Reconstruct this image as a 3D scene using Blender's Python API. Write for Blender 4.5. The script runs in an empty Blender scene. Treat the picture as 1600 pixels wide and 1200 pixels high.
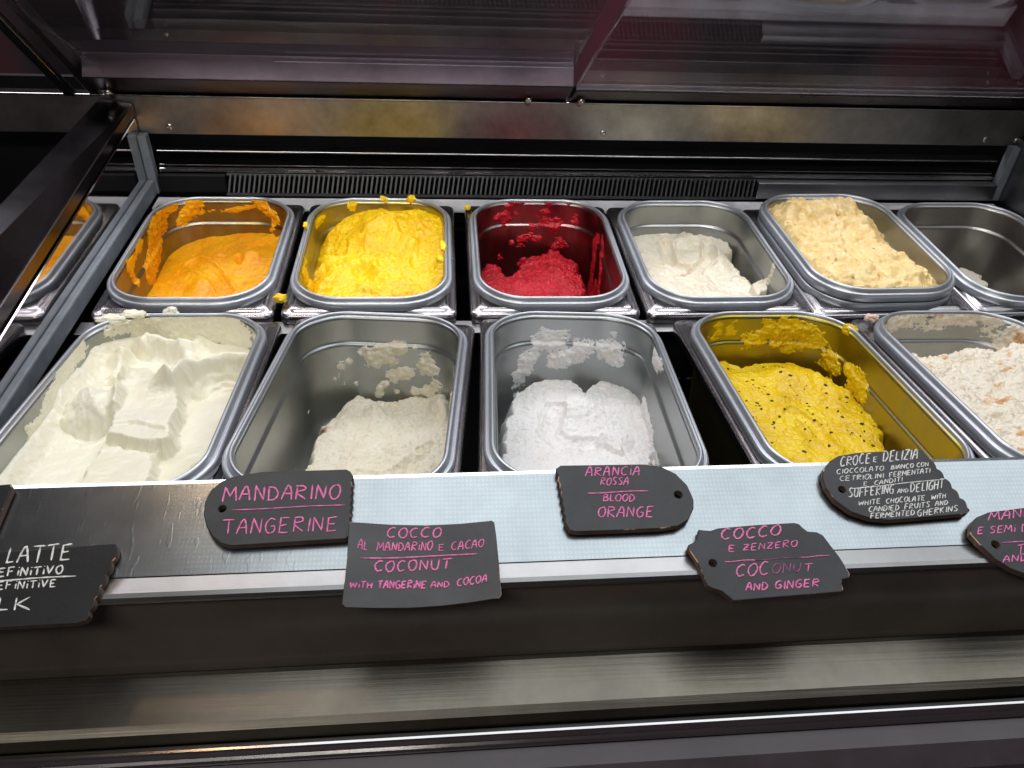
import bpy, bmesh, math, random
import numpy as np
from mathutils import Vector, Matrix, noise as mnoise

S = bpy.context.scene
COL = S.collection
rnd = random.Random(7)

# ------------------------------------------------------------------ camera
F_PX, W_PX = 1259.0, 1600.0
PITCH, YAW, ROLL = 0.66532, 0.10404, 0.05363
EYE = np.array([0.3186, -0.6974, 0.4562])
_fw = np.array([math.sin(YAW)*math.cos(PITCH), math.cos(YAW)*math.cos(PITCH), -math.sin(PITCH)])
_rt = np.array([math.cos(YAW), -math.sin(YAW), 0.0])
_up = np.cross(_rt, _fw)
RT = _rt*math.cos(ROLL) + _up*math.sin(ROLL)
UP = -_rt*math.sin(ROLL) + _up*math.cos(ROLL)
cd = bpy.data.cameras.new('camera')
cam = bpy.data.objects.new('camera', cd); COL.objects.link(cam)
cd.sensor_width = 36.0; cd.lens = 36.0*F_PX/W_PX
cd.clip_start = 0.01; cd.clip_end = 50
cam.matrix_world = Matrix(((RT[0], UP[0], -_fw[0], EYE[0]), (RT[1], UP[1], -_fw[1], EYE[1]),
                           (RT[2], UP[2], -_fw[2], EYE[2]), (0, 0, 0, 1)))
S.camera = cam

# ------------------------------------------------------------------ world, lamps, exposure
w = bpy.data.worlds.new('World'); S.world = w; w.use_nodes = True
bg = w.node_tree.nodes['Background']
bg.inputs[0].default_value = (0.62, 0.50, 0.55, 1); bg.inputs[1].default_value = 0.055

def area(name, loc, target, sx, sy, power, col):
    l = bpy.data.lights.new(name, 'AREA'); l.shape = 'RECTANGLE'; l.size = sx; l.size_y = sy
    l.energy = power; l.color = col
    o = bpy.data.objects.new(name, l); COL.objects.link(o)
    o.location = loc
    o.rotation_euler = (Vector(target)-Vector(loc)).to_track_quat('-Z', 'Y').to_euler()
    return o
area('ceiling_panel_lamp', (1.02, 0.06, 1.36), (1.02, 0.06, 0.0), 2.24, 1.20, 15.0, (0.93, 0.975, 1.0))
area('rear_fill', (0.25, 0.98, 1.20), (0.30, 0.06, 0.0), 2.4, 0.40, 27.0, (0.97, 0.97, 1.0))  # added fill from behind for the back row, not a known fixture
area('front_fill', (-0.15, -1.15, 1.25), (0.15, -0.1, 0.0), 0.9, 0.25, 5.5, (1.0, 0.94, 0.86))  # added warm fill from the front left, no such fixture known
strip = area('back_row_fill', (0.46, -0.012, 0.350), (0.46, 0.20, 0.0), 1.15, 0.02, 0.85, (1.0, 0.98, 0.95)); strip.data.spread = math.radians(95)  # added thin fill by the lid edges, brightens the back row
area('warm_spot_lamp', (-0.063, -0.02, 0.95), (0.12, -0.31, 0.08), 0.07, 0.07, 0.38, (1.0, 0.62, 0.32))
S.view_settings.view_transform = 'Standard'; S.view_settings.look = 'None'
S.view_settings.exposure = 0.0; S.view_settings.gamma = 1.0
S.render.engine = 'CYCLES'
S.cycles.use_denoising = True
S.cycles.max_bounces = 10
S.cycles.sample_clamp_indirect = 6.0
S.cycles.caustics_reflective = True

# ------------------------------------------------------------------ helpers
def ray(px, py):
    return _fw + RT*((px-800.0)/F_PX) - UP*((py-600.0)/F_PX)
def on_plane(px, py, p0, n):
    d = ray(px, py); t = np.dot(np.asarray(p0)-EYE, n)/np.dot(d, n); return EYE + d*t
def at_z(px, py, z): return on_plane(px, py, (0, 0, z), np.array([0, 0, 1.0]))

_rng = np.random.RandomState(3)
_perm = np.concatenate([_rng.permutation(256)]*3)
_gang = _rng.rand(256)*2*np.pi
_gx, _gy = np.cos(_gang), np.sin(_gang)
def perlin(x, y, seed=0):
    x = np.asarray(x, float) + seed*17.31; y = np.asarray(y, float) + seed*9.77
    xi = np.floor(x).astype(int); yi = np.floor(y).astype(int)
    xf, yf = x-xi, y-yi
    u = xf*xf*xf*(xf*(xf*6-15)+10); v = yf*yf*yf*(yf*(yf*6-15)+10)
    def g(ix, iy, fx, fy):
        h = _perm[_perm[ix & 255] + (iy & 255)]
        return _gx[h]*fx + _gy[h]*fy
    a = g(xi, yi, xf, yf); b = g(xi+1, yi, xf-1, yf); c = g(xi, yi+1, xf, yf-1); d = g(xi+1, yi+1, xf-1, yf-1)
    return 1.4*((a*(1-u)+b*u)*(1-v) + (c*(1-u)+d*u)*v)
def fbm(x, y, scale, seed=0, octv=4, gain=0.5):
    r = 0; a = 1.0; f = 1.0/scale
    for i in range(octv):
        r = r + a*perlin(x*f, y*f, seed+i*3); a *= gain; f *= 2.03
    return r
def ridged(x, y, scale, seed=0, octv=4):
    r = 0; a = 1.0; f = 1.0/scale
    for i in range(octv):
        r = r + a*(1-2*np.abs(perlin(x*f, y*f, seed+i*3))); a *= .5; f *= 2.1
    return r
def sstep(a, b, x):
    t = np.clip((x-a)/(b-a), 0, 1); return t*t*(3-2*t)

def link(name, me, parent=None, mats=()):
    o = bpy.data.objects.new(name, me); COL.objects.link(o)
    for m in mats: me.materials.append(m)
    if parent is not None: o.parent = parent
    return o
def smooth(me):
    me.polygons.foreach_set('use_smooth', np.ones(len(me.polygons), bool)); me.update()
def mesh_np(name, V, Fq, sm=True):
    me = bpy.data.meshes.new(name)
    V = np.asarray(V, np.float32).reshape(-1, 3); Fq = np.asarray(Fq, np.int32)
    n, k = Fq.shape
    me.vertices.add(len(V)); me.vertices.foreach_set('co', V.ravel())
    me.loops.add(n*k); me.loops.foreach_set('vertex_index', Fq.ravel())
    me.polygons.add(n); me.polygons.foreach_set('loop_start', np.arange(0, n*k, k, dtype=np.int32))
    me.update(calc_edges=True); me.validate()
    if sm: smooth(me)
    return me
def compact(V, Fq):
    used = np.unique(Fq); m = -np.ones(len(V), int); m[used] = np.arange(len(used))
    return V[used], m[Fq]
def empty(name, loc=(0, 0, 0), rz=0.0, rx=0.0):
    o = bpy.data.objects.new(name, None); COL.objects.link(o); o.location = loc; o.rotation_euler = (rx, 0, rz)
    o.empty_display_size = 0.02
    return o
def tag(o, label=None, cat=None, group=None, kind=None):
    if label: o['label'] = label
    if cat: o['category'] = cat
    if group: o['group'] = group
    if kind: o['kind'] = kind
    return o

def add_box(bm, x0, x1, y0, y1, z0, z1, bev=0.0, seg=2, M=None):
    vs = [bm.verts.new((x, y, z)) for x in (x0, x1) for y in (y0, y1) for z in (z0, z1)]
    q = [(0, 1, 3, 2), (4, 6, 7, 5), (0, 4, 5, 1), (2, 3, 7, 6), (0, 2, 6, 4), (1, 5, 7, 3)]
    fs = [bm.faces.new([vs[i] for i in f]) for f in q]
    if bev > 0:
        es = list({e for f in fs for e in f.edges})
        r = bmesh.ops.bevel(bm, geom=es, offset=bev, segments=seg, affect='EDGES', profile=0.5)
        vs = list({v for f in r['faces'] for v in f.verts} | {v for v in vs if v.is_valid})
    if M is not None:
        bmesh.ops.transform(bm, matrix=M, verts=[v for v in vs if v.is_valid])
def bm_obj(name, bm, mat, parent=None, sm=False):
    bmesh.ops.recalc_face_normals(bm, faces=bm.faces[:])
    me = bpy.data.meshes.new(name); bm.to_mesh(me); bm.free()
    if sm: smooth(me)
    return link(name, me, parent, (mat,))
def box_obj(name, dims, mat, parent=None, bev=0.0008, M=None):
    bm = bmesh.new(); add_box(bm, *dims, bev=bev, M=M); return bm_obj(name, bm, mat, parent)
def extrude_x(name, prof, x0, x1, mat, parent=None, sm=False, yaw0=0.0):
    """A closed profile of (y, z) points swept along x; the ends are capped."""
    bm = bmesh.new()
    a = [bm.verts.new((x0, y, z)) for y, z in prof]; b = [bm.verts.new((x1, y+yaw0, z)) for y, z in prof]
    n = len(prof)
    for i in range(n):
        j = (i+1) % n; bm.faces.new((a[i], a[j], b[j], b[i]))
    bm.faces.new(a[::-1]); bm.faces.new(b)
    return bm_obj(name, bm, mat, parent, sm)

# ------------------------------------------------------------------ materials
def newmat(name):
    m = bpy.data.materials.new(name); m.use_nodes = True
    return m, m.node_tree.nodes, m.node_tree.links, m.node_tree.nodes['Principled BSDF']
def ramp(N, stops):
    r = N.new('ShaderNodeValToRGB'); e = r.color_ramp.elements
    while len(e) < len(stops): e.new(0.5)
    for k, (p, c) in zip(e, stops): k.position = p; k.color = (*c, 1) if len(c) == 3 else c
    return r
def coords(N, L, scale=(1, 1, 1), rot=(0, 0, 0)):
    t = N.new('ShaderNodeTexCoord'); m = N.new('ShaderNodeMapping')
    m.inputs['Scale'].default_value = scale; m.inputs['Rotation'].default_value = rot
    L.new(t.outputs['Object'], m.inputs['Vector']); return m
def noise(N, L, vec, scale, detail=4, rough=0.55):
    n = N.new('ShaderNodeTexNoise'); n.inputs['Scale'].default_value = scale
    n.inputs['Detail'].default_value = detail; n.inputs['Roughness'].default_value = rough
    L.new(vec.outputs[0], n.inputs['Vector']); return n

def metal(name, col, rough, brush=(1, 1, 1), bscale=60, bump=0.05, rvar=0.12, blotch=0.25, metallic=1.0, dist=0.0006, scratch=0.0):
    m, N, L, P = newmat(name)
    P.inputs['Metallic'].default_value = metallic
    c = coords(N, L, brush); n = noise(N, L, c, bscale, 5)
    c2 = coords(N, L); n2 = noise(N, L, c2, 18, 5, 0.65)
    mix = N.new('ShaderNodeMath'); mix.operation = 'MULTIPLY_ADD'
    L.new(n2.outputs[0], mix.inputs[0]); mix.inputs[1].default_value = rvar*2; mix.inputs[2].default_value = rough - rvar
    L.new(mix.outputs[0], P.inputs['Roughness'])
    lo = tuple(x*(1-blotch) for x in col); hi = tuple(min(1, x*(1+blotch*0.6)) for x in col)
    r = ramp(N, [(0.3, lo), (0.7, hi)]); 
    n3 = noise(N, L, c2, 7, 6, 0.7)
    L.new(n3.outputs[0], r.inputs[0]); L.new(r.outputs[0], P.inputs['Base Color'])
    b = N.new('ShaderNodeBump'); b.inputs['Strength'].default_value = bump*10; b.inputs['Distance'].default_value = dist*0.1
    L.new(n.outputs[0], b.inputs['Height'])
    last = b
    if scratch > 0:                                            # fine crossing scratches cut into the metal
        for k, (ang, sc) in enumerate(((0.9, 190), (0.55, 260))):
            cc = coords(N, L, (1, 0.035, 1), (0, 0, -ang)); v = noise(N, L, cc, sc, 1, 0.4)
            rr = ramp(N, [(0.66, (0, 0, 0)), (0.70, (1, 1, 1))]); L.new(v.outputs[0], rr.inputs[0])
            b2 = N.new('ShaderNodeBump'); b2.inputs['Strength'].default_value = scratch; b2.inputs['Distance'].default_value = 0.0002
            L.new(rr.outputs[0], b2.inputs['Height']); L.new(last.outputs[0], b2.inputs['Normal']); last = b2
    L.new(last.outputs[0], P.inputs['Normal'])
    return m
def plain(name, col, rough, metallic=0.0, var=0.25, vscale=30, bump=0.0, spec=0.5):
    m, N, L, P = newmat(name)
    P.inputs['Metallic'].default_value = metallic; P.inputs['Roughness'].default_value = rough
    P.inputs['Specular IOR Level'].default_value = spec
    c = coords(N, L); n = noise(N, L, c, vscale, 6, 0.65)
    r = ramp(N, [(0.3, tuple(x*(1-var) for x in col)), (0.7, tuple(min(1, x*(1+var)) for x in col))])
    L.new(n.outputs[0], r.inputs[0]); L.new(r.outputs[0], P.inputs['Base Color'])
    if bump:
        b = N.new('ShaderNodeBump'); b.inputs['Strength'].default_value = bump; b.inputs['Distance'].default_value = 0.0005
        n2 = noise(N, L, c, 600, 3); L.new(n2.outputs[0], b.inputs['Height']); L.new(b.outputs[0], P.inputs['Normal'])
    return m
def gelato_mat(name, cols, vscale=30, rough=0.45, sss=0.35, radius=(1, .7, .4), fleck=None, fleck_scale=60, fleck_at=0.66, bumps=((420, .35), (1400, .25)), spec=0.4, stretch=(1, 1, 1), coat=0.0, sscale=0.0035):
    m, N, L, P = newmat(name)
    c = coords(N, L, stretch); n = noise(N, L, c, vscale, 6, 0.6)
    st = [(0.28 + 0.44*i/(len(cols)-1), k) for i, k in enumerate(cols)]
    r = ramp(N, st); L.new(n.outputs[0], r.inputs[0]); out = r.outputs[0]
    if fleck:
        for i, (fc, fs, fa) in enumerate(fleck):
            n2 = noise(N, L, coords(N, L, (1, 1+.4*i, 1), (0, 0, .7*i)), fs, 3, 0.55)
            rr = ramp(N, [(fa, (0, 0, 0)), (fa+.07, (1, 1, 1))]); L.new(n2.outputs[0], rr.inputs[0])
            mx = N.new('ShaderNodeMix'); mx.data_type = 'RGBA'
            L.new(rr.outputs[0], mx.inputs['Factor']); L.new(out, mx.inputs['A']); mx.inputs['B'].default_value = (*fc, 1)
            out = mx.outputs['Result']
    L.new(out, P.inputs['Base Color'])
    P.inputs['Roughness'].default_value = rough; P.inputs['Specular IOR Level'].default_value = spec
    P.inputs['Subsurface Weight'].default_value = sss
    P.inputs['Subsurface Radius'].default_value = radius; P.inputs['Subsurface Scale'].default_value = sscale
    P.inputs['Coat Weight'].default_value = coat; P.inputs['Coat Roughness'].default_value = 0.22
    last = None
    for sc, st_ in bumps:
        nn = noise(N, L, c, sc, 5, 0.62); b = N.new('ShaderNodeBump')
        b.inputs['Strength'].default_value = st_; b.inputs['Distance'].default_value = 0.0010
        L.new(nn.outputs[0], b.inputs['Height'])
        if last: L.new(last.outputs[0], b.inputs['Normal'])
        last = b
    if last: L.new(last.outputs[0], P.inputs['Normal'])
    return m
def glass_mat(name, tint, ior=2.1, dirt=0.02):
    m, N, L, P = newmat(name)
    N.remove(P)
    tr = N.new('ShaderNodeBsdfTransparent'); tr.inputs[0].default_value = (*tint, 1)
    gl = N.new('ShaderNodeBsdfGlossy'); gl.inputs[0].default_value = (0.97, 0.95, 0.98, 1); gl.inputs['Roughness'].default_value = 0.03
    fr = N.new('ShaderNodeFresnel')
    ge = N.new('ShaderNodeNewGeometry'); mr = N.new('ShaderNodeMapRange')      # same reflectance entering and leaving the sheet
    mr.inputs['To Min'].default_value = ior; mr.inputs['To Max'].default_value = 1/ior
    L.new(ge.outputs['Backfacing'], mr.inputs['Value']); L.new(mr.outputs[0], fr.inputs[0])
    mx = N.new('ShaderNodeMixShader'); L.new(fr.outputs[0], mx.inputs[0]); L.new(tr.outputs[0], mx.inputs[1]); L.new(gl.outputs[0], mx.inputs[2])
    L.new(mx.outputs[0], N['Material Output'].inputs[0])
    return m

M = {}
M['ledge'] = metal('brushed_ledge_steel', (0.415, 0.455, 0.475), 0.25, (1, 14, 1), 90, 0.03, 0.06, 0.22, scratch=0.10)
def led_grid(m):
    """Dotted LED reflection painted into the ledge colour, broken up by noise."""
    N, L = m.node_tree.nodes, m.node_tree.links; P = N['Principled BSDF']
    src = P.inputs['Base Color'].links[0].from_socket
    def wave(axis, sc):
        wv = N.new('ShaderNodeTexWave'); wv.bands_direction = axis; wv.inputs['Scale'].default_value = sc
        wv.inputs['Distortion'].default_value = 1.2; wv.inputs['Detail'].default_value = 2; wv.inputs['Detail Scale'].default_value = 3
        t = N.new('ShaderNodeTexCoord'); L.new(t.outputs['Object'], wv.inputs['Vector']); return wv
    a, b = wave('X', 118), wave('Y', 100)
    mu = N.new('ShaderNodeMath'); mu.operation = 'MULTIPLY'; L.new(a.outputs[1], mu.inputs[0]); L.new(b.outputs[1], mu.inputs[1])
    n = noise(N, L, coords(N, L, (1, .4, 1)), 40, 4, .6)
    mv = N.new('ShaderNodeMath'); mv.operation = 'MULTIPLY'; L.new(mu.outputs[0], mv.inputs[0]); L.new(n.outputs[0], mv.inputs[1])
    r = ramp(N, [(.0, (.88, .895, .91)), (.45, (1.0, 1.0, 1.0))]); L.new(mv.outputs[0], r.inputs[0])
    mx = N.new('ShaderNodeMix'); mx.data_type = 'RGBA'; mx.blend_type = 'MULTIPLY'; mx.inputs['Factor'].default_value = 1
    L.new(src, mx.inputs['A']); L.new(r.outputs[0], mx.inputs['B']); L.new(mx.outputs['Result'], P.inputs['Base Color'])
led_grid(M['ledge'])  # paints the reflected LED dots into the ledge's base colour
M['lip'] = metal('worn_lip_steel', (0.36, 0.36, 0.365), 0.30, (0.05, 1, 1), 300, 0.05, 0.08, 0.2)
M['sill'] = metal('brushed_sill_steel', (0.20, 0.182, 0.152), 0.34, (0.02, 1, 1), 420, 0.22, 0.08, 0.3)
M['rail'] = metal('stained_rail_steel', (0.40, 0.39, 0.37), 0.36, (0.05, 1, 1), 200, 0.08, 0.11, 0.55)
M['bar'] = metal('dark_frame_steel', (0.12, 0.112, 0.122), 0.20, (1, 0.05, 1), 200, 0.05, 0.06, 0.3)
M['mirror'] = metal('polished_side_steel', (0.76, 0.74, 0.75), 0.06, (1, 1, 1), 30, 0.0, 0.03, 0.12)
M['panel'] = metal('satin_side_steel', (0.30, 0.30, 0.31), 0.35, (1, 1, 1), 30, 0.02, 0.05, 0.2)
M['flange'] = metal('dark_flange_steel', (0.36, 0.345, 0.36), 0.24, (1, 0.2, 1), 240, 0.05, 0.09, 0.3, scratch=0.05)
M['rim'] = metal('grey_rim_steel', (0.46, 0.49, 0.53), 0.36, (1, 1, 1), 60, 0.02, 0.06, 0.12, metallic=0.75)
M['chrome'] = metal('channel_chrome', (0.58, 0.57, 0.57), 0.16, (0.05, 1, 1), 200, 0.04, 0.05, 0.15)
M['black'] = plain('black_plastic', (0.012, 0.012, 0.013), 0.35)
M['dark'] = plain('dark_well', (0.006, 0.006, 0.007), 0.6, spec=0.2)
M['board'] = plain('dark_glazed_front', (0.105, 0.090, 0.076), 0.20, var=.3, vscale=8)
M['plum'] = plain('plum_body_paint', (0.055, 0.042, 0.050), 0.32)
M['strip'] = plain('grey_seal', (0.17, 0.195, 0.22), 0.55, var=0.2, vscale=60)
M['shelf'] = plain('pale_liner', (0.42, 0.42, 0.44), 0.5)
M['vent'] = plain('dark_vent_plastic', (0.030, 0.031, 0.034), 0.4)
M['hem'] = metal('plum_hem_steel', (0.085, 0.068, 0.080), 0.30, (0.05, 1, 1), 200, 0.03, 0.08, 0.3)
M['screw'] = metal('screw_steel', (0.6, 0.6, 0.6), 0.25)
M['lid'] = glass_mat('lid_glass', (0.985, 0.975, 0.985))
def basin_mat(name, col, rough=0.36, film_reflection=False):
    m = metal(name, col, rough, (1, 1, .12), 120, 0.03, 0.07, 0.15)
    if film_reflection:                                                   # gelato residue and its reflection painted as a streaky tint, with bare steel patches
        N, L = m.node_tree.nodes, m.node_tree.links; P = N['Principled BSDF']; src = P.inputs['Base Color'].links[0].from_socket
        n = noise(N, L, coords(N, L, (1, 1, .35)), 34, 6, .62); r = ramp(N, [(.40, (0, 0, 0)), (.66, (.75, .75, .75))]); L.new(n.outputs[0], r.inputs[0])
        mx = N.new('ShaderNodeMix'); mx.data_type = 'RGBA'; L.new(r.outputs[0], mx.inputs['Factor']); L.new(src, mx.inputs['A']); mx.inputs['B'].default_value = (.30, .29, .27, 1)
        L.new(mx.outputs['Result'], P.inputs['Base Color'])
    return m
STEEL_IN = (0.38, 0.40, 0.41)
M['basin'] = basin_mat('basin_steel', STEEL_IN)

# ------------------------------------------------------------------ rounded rectangle lofts
K, MS = 16, 22
def rrect(hx, hy, r):
    """Closed outline, fixed point count: K per corner, MS per side. Starts at the middle of the back side, clockwise seen from above is not assumed."""
    pts = []; nrm = []
    r = max(r, 1e-4)
    cs = [(hx-r, hy-r, 0), (-(hx-r), hy-r, 90), (-(hx-r), -(hy-r), 180), (hx-r, -(hy-r), 270)]
    for ci, (cx, cy, a0) in enumerate(cs):
        for k in range(K+1):
            a = math.radians(a0 + 90.0*k/K)
            pts.append((cx+r*math.cos(a), cy+r*math.sin(a))); nrm.append((math.cos(a), math.sin(a)))
        nx_, ny_, a1 = cs[(ci+1) % 4]
        p = pts[-1]; a = math.radians(a1); q = (nx_+r*math.cos(a), ny_+r*math.sin(a))
        for k in range(1, MS):
            t = k/MS; pts.append((p[0]*(1-t)+q[0]*t, p[1]*(1-t)+q[1]*t)); nrm.append(nrm[-1])
    return np.array(pts), np.array(nrm)
def loft(rows, close_last=False, name='loft'):
    V = np.concatenate([np.column_stack([p, np.full(len(p), z)]) for p, z in rows])
    n = len(rows[0][0]); F = []
    i = np.arange(n); j = (i+1) % n
    for k in range(len(rows)-1):
        F.append(np.column_stack([k*n+i, k*n+j, (k+1)*n+j, (k+1)*n+i]))
    F = np.concatenate(F)
    me = bpy.data.meshes.new(name)
    faces = [tuple(map(int, f)) for f in F]
    if close_last: faces.append(tuple(range((len(rows)-1)*n, len(rows)*n)))
    me.from_pydata(V.tolist(), [], faces); me.update(); smooth(me)
    return me

RHX, RHY, RR = 0.086, 0.122, 0.056       # outer edge of the rim
IHX, IHY, IR = 0.0772, 0.1132, 0.047     # inner edge
DEPTH = 0.112
def inset(z):
    """How far the basin wall stands inside the inner rim edge at height z (local, rim top ~ .012)."""
    z = np.asarray(z, float)
    t = np.clip(-z, 0, DEPTH)
    return 0.0004 + 0.028*t + 0.0026*sstep(0.019, 0.0225, t) + 0.012*sstep(DEPTH-0.016, DEPTH, t)**2

def rim_mesh(RHY):
    prof = [(0.0006, -0.001), (0.0, 0.0035), (0.0003, 0.0068), (0.0014, 0.0082), (0.0026, 0.0082), (0.0034, 0.0074), (0.0040, 0.0078),
            (0.0046, 0.0105), (0.0056, 0.0122), (0.0070, 0.0127), (0.0083, 0.0120), (0.0089, 0.0100), (0.0090, 0.004)]
    rows = []
    for ins, z in prof:
        rows.append((rrect(RHX-ins, RHY-ins, RR-ins)[0], z))
    return loft(rows, name='rim')
def basin_mesh(IHY):
    rows = []
    for z in (-0.1165, -0.105, -0.09, -0.06, -0.03, -0.018, -0.002, 0.006):
        i = float(inset(z))-0.0044; rows.append((rrect(IHX-i, IHY-i, max(IR-i*0.8, .01))[0], z))
    zs = [0.0095, 0.004, 0.0, -0.008, -0.016, -0.0185, -0.0195, -0.0205, -0.0215, -0.0225, -0.024, -0.032, -0.045, -0.06, -0.075, -0.088, -0.096, -0.101, -0.105, -0.108, -0.110, -0.1115]
    for z in zs:
        i = float(inset(z)); rows.append((rrect(IHX-i, IHY-i, max(IR-i*0.8, .01))[0], z))
    p = rrect(IHX-.022, IHY-.022, IR-.012)[0]; rows.append((p, -DEPTH))
    return loft(rows, True, 'basin')
def flange_mesh(RHY, hx=0.090, hy=0.1275):
    prof = [(0.0, -0.012), (0.0, -0.0055), (0.0012, -0.0028), (0.0035, -0.0020), (0.0060, -0.0022), (0.0078, -0.0008), (0.0098, 0.0002), (0.0125, 0.0004)]
    rows = [(rrect(hx-i, hy-i, max(0.010-i*.3, .004))[0], z) for i, z in prof]
    rows.append((rrect(RHX-.0030, RHY-.0030, RR-.003)[0], 0.0004))
    rows.append((rrect(RHX-.0035, RHY-.0035, RR-.003)[0], -0.004))
    return loft(rows, name='flange')
HY_BACK, HY_FRONT = 0.122, 0.1470         # half lengths of the two pan sizes
PART_ME = {}
for hy in (HY_BACK, HY_FRONT):
    PART_ME[hy] = (rim_mesh(hy), basin_mesh(hy-(RHX-IHX)), flange_mesh(hy, 0.090, hy+.0055))
    PART_ME[hy][0].materials.append(M['rim']); PART_ME[hy][2].materials.append(M['flange'])
BASINS = {}
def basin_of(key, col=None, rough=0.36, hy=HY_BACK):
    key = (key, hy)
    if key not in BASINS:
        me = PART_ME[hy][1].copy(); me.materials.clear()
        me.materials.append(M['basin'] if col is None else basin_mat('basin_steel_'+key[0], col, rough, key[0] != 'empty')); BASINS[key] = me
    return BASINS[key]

class Pan:
    def __init__(s, cx, cy, z, rz, rx=0.0, hy=HY_BACK):
        s.rz, s.rx, s.hy = rz, rx, hy; s.ihy = hy-(RHX-IHX)
        s.R = np.array(Matrix.Rotation(rz, 3, 'Z') @ Matrix.Rotation(rx, 3, 'X'))
        s.c = np.array([cx, cy, z])
    def loc(s, P):                       # world -> local
        return s.R.T @ (np.asarray(P)-s.c)
    def px(s, px, py, z):                # a point of the photograph on the level z inside the pan
        n = s.R @ np.array([0, 0, 1.0]); return s.loc(on_plane(px, py, s.c+n*z, n))
    def wall(s, px, py, side):
        n = {'back': (0, 1, 0), 'left': (-1, 0, 0), 'right': (1, 0, 0), 'front': (0, -1, 0)}[side]
        d = {'back': s.ihy, 'front': s.ihy, 'left': IHX, 'right': IHX}[side]-0.003
        nw = s.R @ np.array(n, float); return s.loc(on_plane(px, py, s.c+nw*d, nw))
def make_pan(P, label, basin='plain', group='gelato pans in the display case', double=False):
    root = empty('gelato_pan', P.c, P.rz, P.rx); tag(root, label, 'pan', group)
    rim_, _b, fl_ = PART_ME[P.hy]
    zoff = 0.0115 if double else 0.0
    if double: link('rim', rim_, root)
    r = link('rim', rim_, root); r.location = (0, 0, zoff)
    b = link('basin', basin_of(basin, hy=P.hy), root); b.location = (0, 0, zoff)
    link('flange', fl_, root)
    return root

def seg_dist(P, A, B):
    AB = B-A; L2 = max(float(AB @ AB), 1e-12)
    t = np.clip(((P-A) @ AB)/L2, 0, 1); return np.linalg.norm(P-(A+t[..., None]*AB), axis=-1), t

def wall_smears(P, strokes, mat, parent, seed=0, name='smear', lift=0.0):
    """Gelato stuck on the basin wall: a skin whose thickness is zero except along strokes [(points, radius, thickness, raggedness)]."""
    IHY = P.ihy; nz = 150; zs = np.linspace(0.010, -0.100, nz); rows = []
    base, nr = rrect(IHX, IHY, IR)
    # resample the outline more finely
    n0 = len(base); seg = np.linalg.norm(np.roll(base, -1, 0)-base, axis=1); s = np.concatenate([[0], np.cumsum(seg)])
    na = 900; sa = np.linspace(0, s[-1], na, endpoint=False); idx = np.clip(np.searchsorted(s, sa, side='right')-1, 0, n0-1)
    fr = (sa-s[idx])/seg[idx]
    grid = np.zeros((nz, na, 3)); nrm = np.zeros((nz, na, 2))
    for k, z in enumerate(zs):
        i = float(inset(z)); o, nn = rrect(IHX-i, IHY-i, max(IR-i*.8, .01))
        q = o[idx]*(1-fr[:, None]) + np.roll(o, -1, 0)[idx]*fr[:, None]
        m = nn[idx]*(1-fr[:, None]) + np.roll(nn, -1, 0)[idx]*fr[:, None]; m /= np.linalg.norm(m, axis=1)[:, None]
        grid[k, :, :2] = q; grid[k, :, 2] = z; nrm[k] = m
    SA = np.broadcast_to(sa, (nz, na)); ZZ = grid[:, :, 2]
    T = np.full((nz, na), -0.002)
    for pts, rad, th, rag in strokes:
        pts = [np.asarray(p) for p in pts]; d = np.full((nz, na), 9.0)
        wx = fbm(SA*.5, ZZ, 0.013, seed, 5, .64)*rag*rad*0.62 + fbm(SA, ZZ, 0.0035, seed+9, 3)*rad*.22
        if len(pts) == 1: d = np.linalg.norm(grid-pts[0], axis=-1)
        for a, b in zip(pts[:-1], pts[1:]):
            dd, _ = seg_dist(grid, a, b); d = np.minimum(d, dd)
        v = 1-((d+wx)/rad)
        t = th*np.clip(v, -0.5, 1)**1 - 0.0
        t = np.where(v > 0, th*0.42*np.clip(v*1.15, 0, 1)**.8, -0.002) + np.where(v > 0, th*0.24*fbm(SA, ZZ, 0.006, seed+5, 4)*np.clip(v*3, 0, 1), 0)
        T = np.maximum(T, t)
    V = grid.copy(); off = np.clip(T, -0.0015, 1)
    V[:, :, :2] -= nrm*off[:, :, None]; V[:, :, 2] += lift
    i, j = np.meshgrid(np.arange(nz-1), np.arange(na), indexing='ij'); j2 = (j+1) % na
    keep = np.maximum.reduce([T[i, j], T[i+1, j], T[i, j2], T[i+1, j2]]) > 0.0
    if not keep.any(): return None
    Fq = np.stack([i*na+j, i*na+j2, (i+1)*na+j2, (i+1)*na+j], -1)[keep]
    V2, F2 = compact(V.reshape(-1, 3), Fq)
    lab = np.arange(len(V2))                                  # connected patches: each its own part, the tiny ones together
    while True:
        m = lab[F2].min(1); new = lab.copy(); np.minimum.at(new, F2.ravel(), np.repeat(m, 4)); new = new[new]
        if (new == lab).all(): break
        lab = new
    fl = lab[F2[:, 0]]; ids, cnt = np.unique(fl, return_counts=True)
    small = np.isin(fl, ids[cnt < 260])
    for k in ids[cnt >= 260]:
        a, b = compact(V2, F2[fl == k]); link(name, mesh_np(name, a, b), parent, (mat,))
    if small.any():
        a, b = compact(V2, F2[small]); o = link('specks', mesh_np('specks', a, b), parent, (mat,)); o['kind'] = 'stuff'

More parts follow.
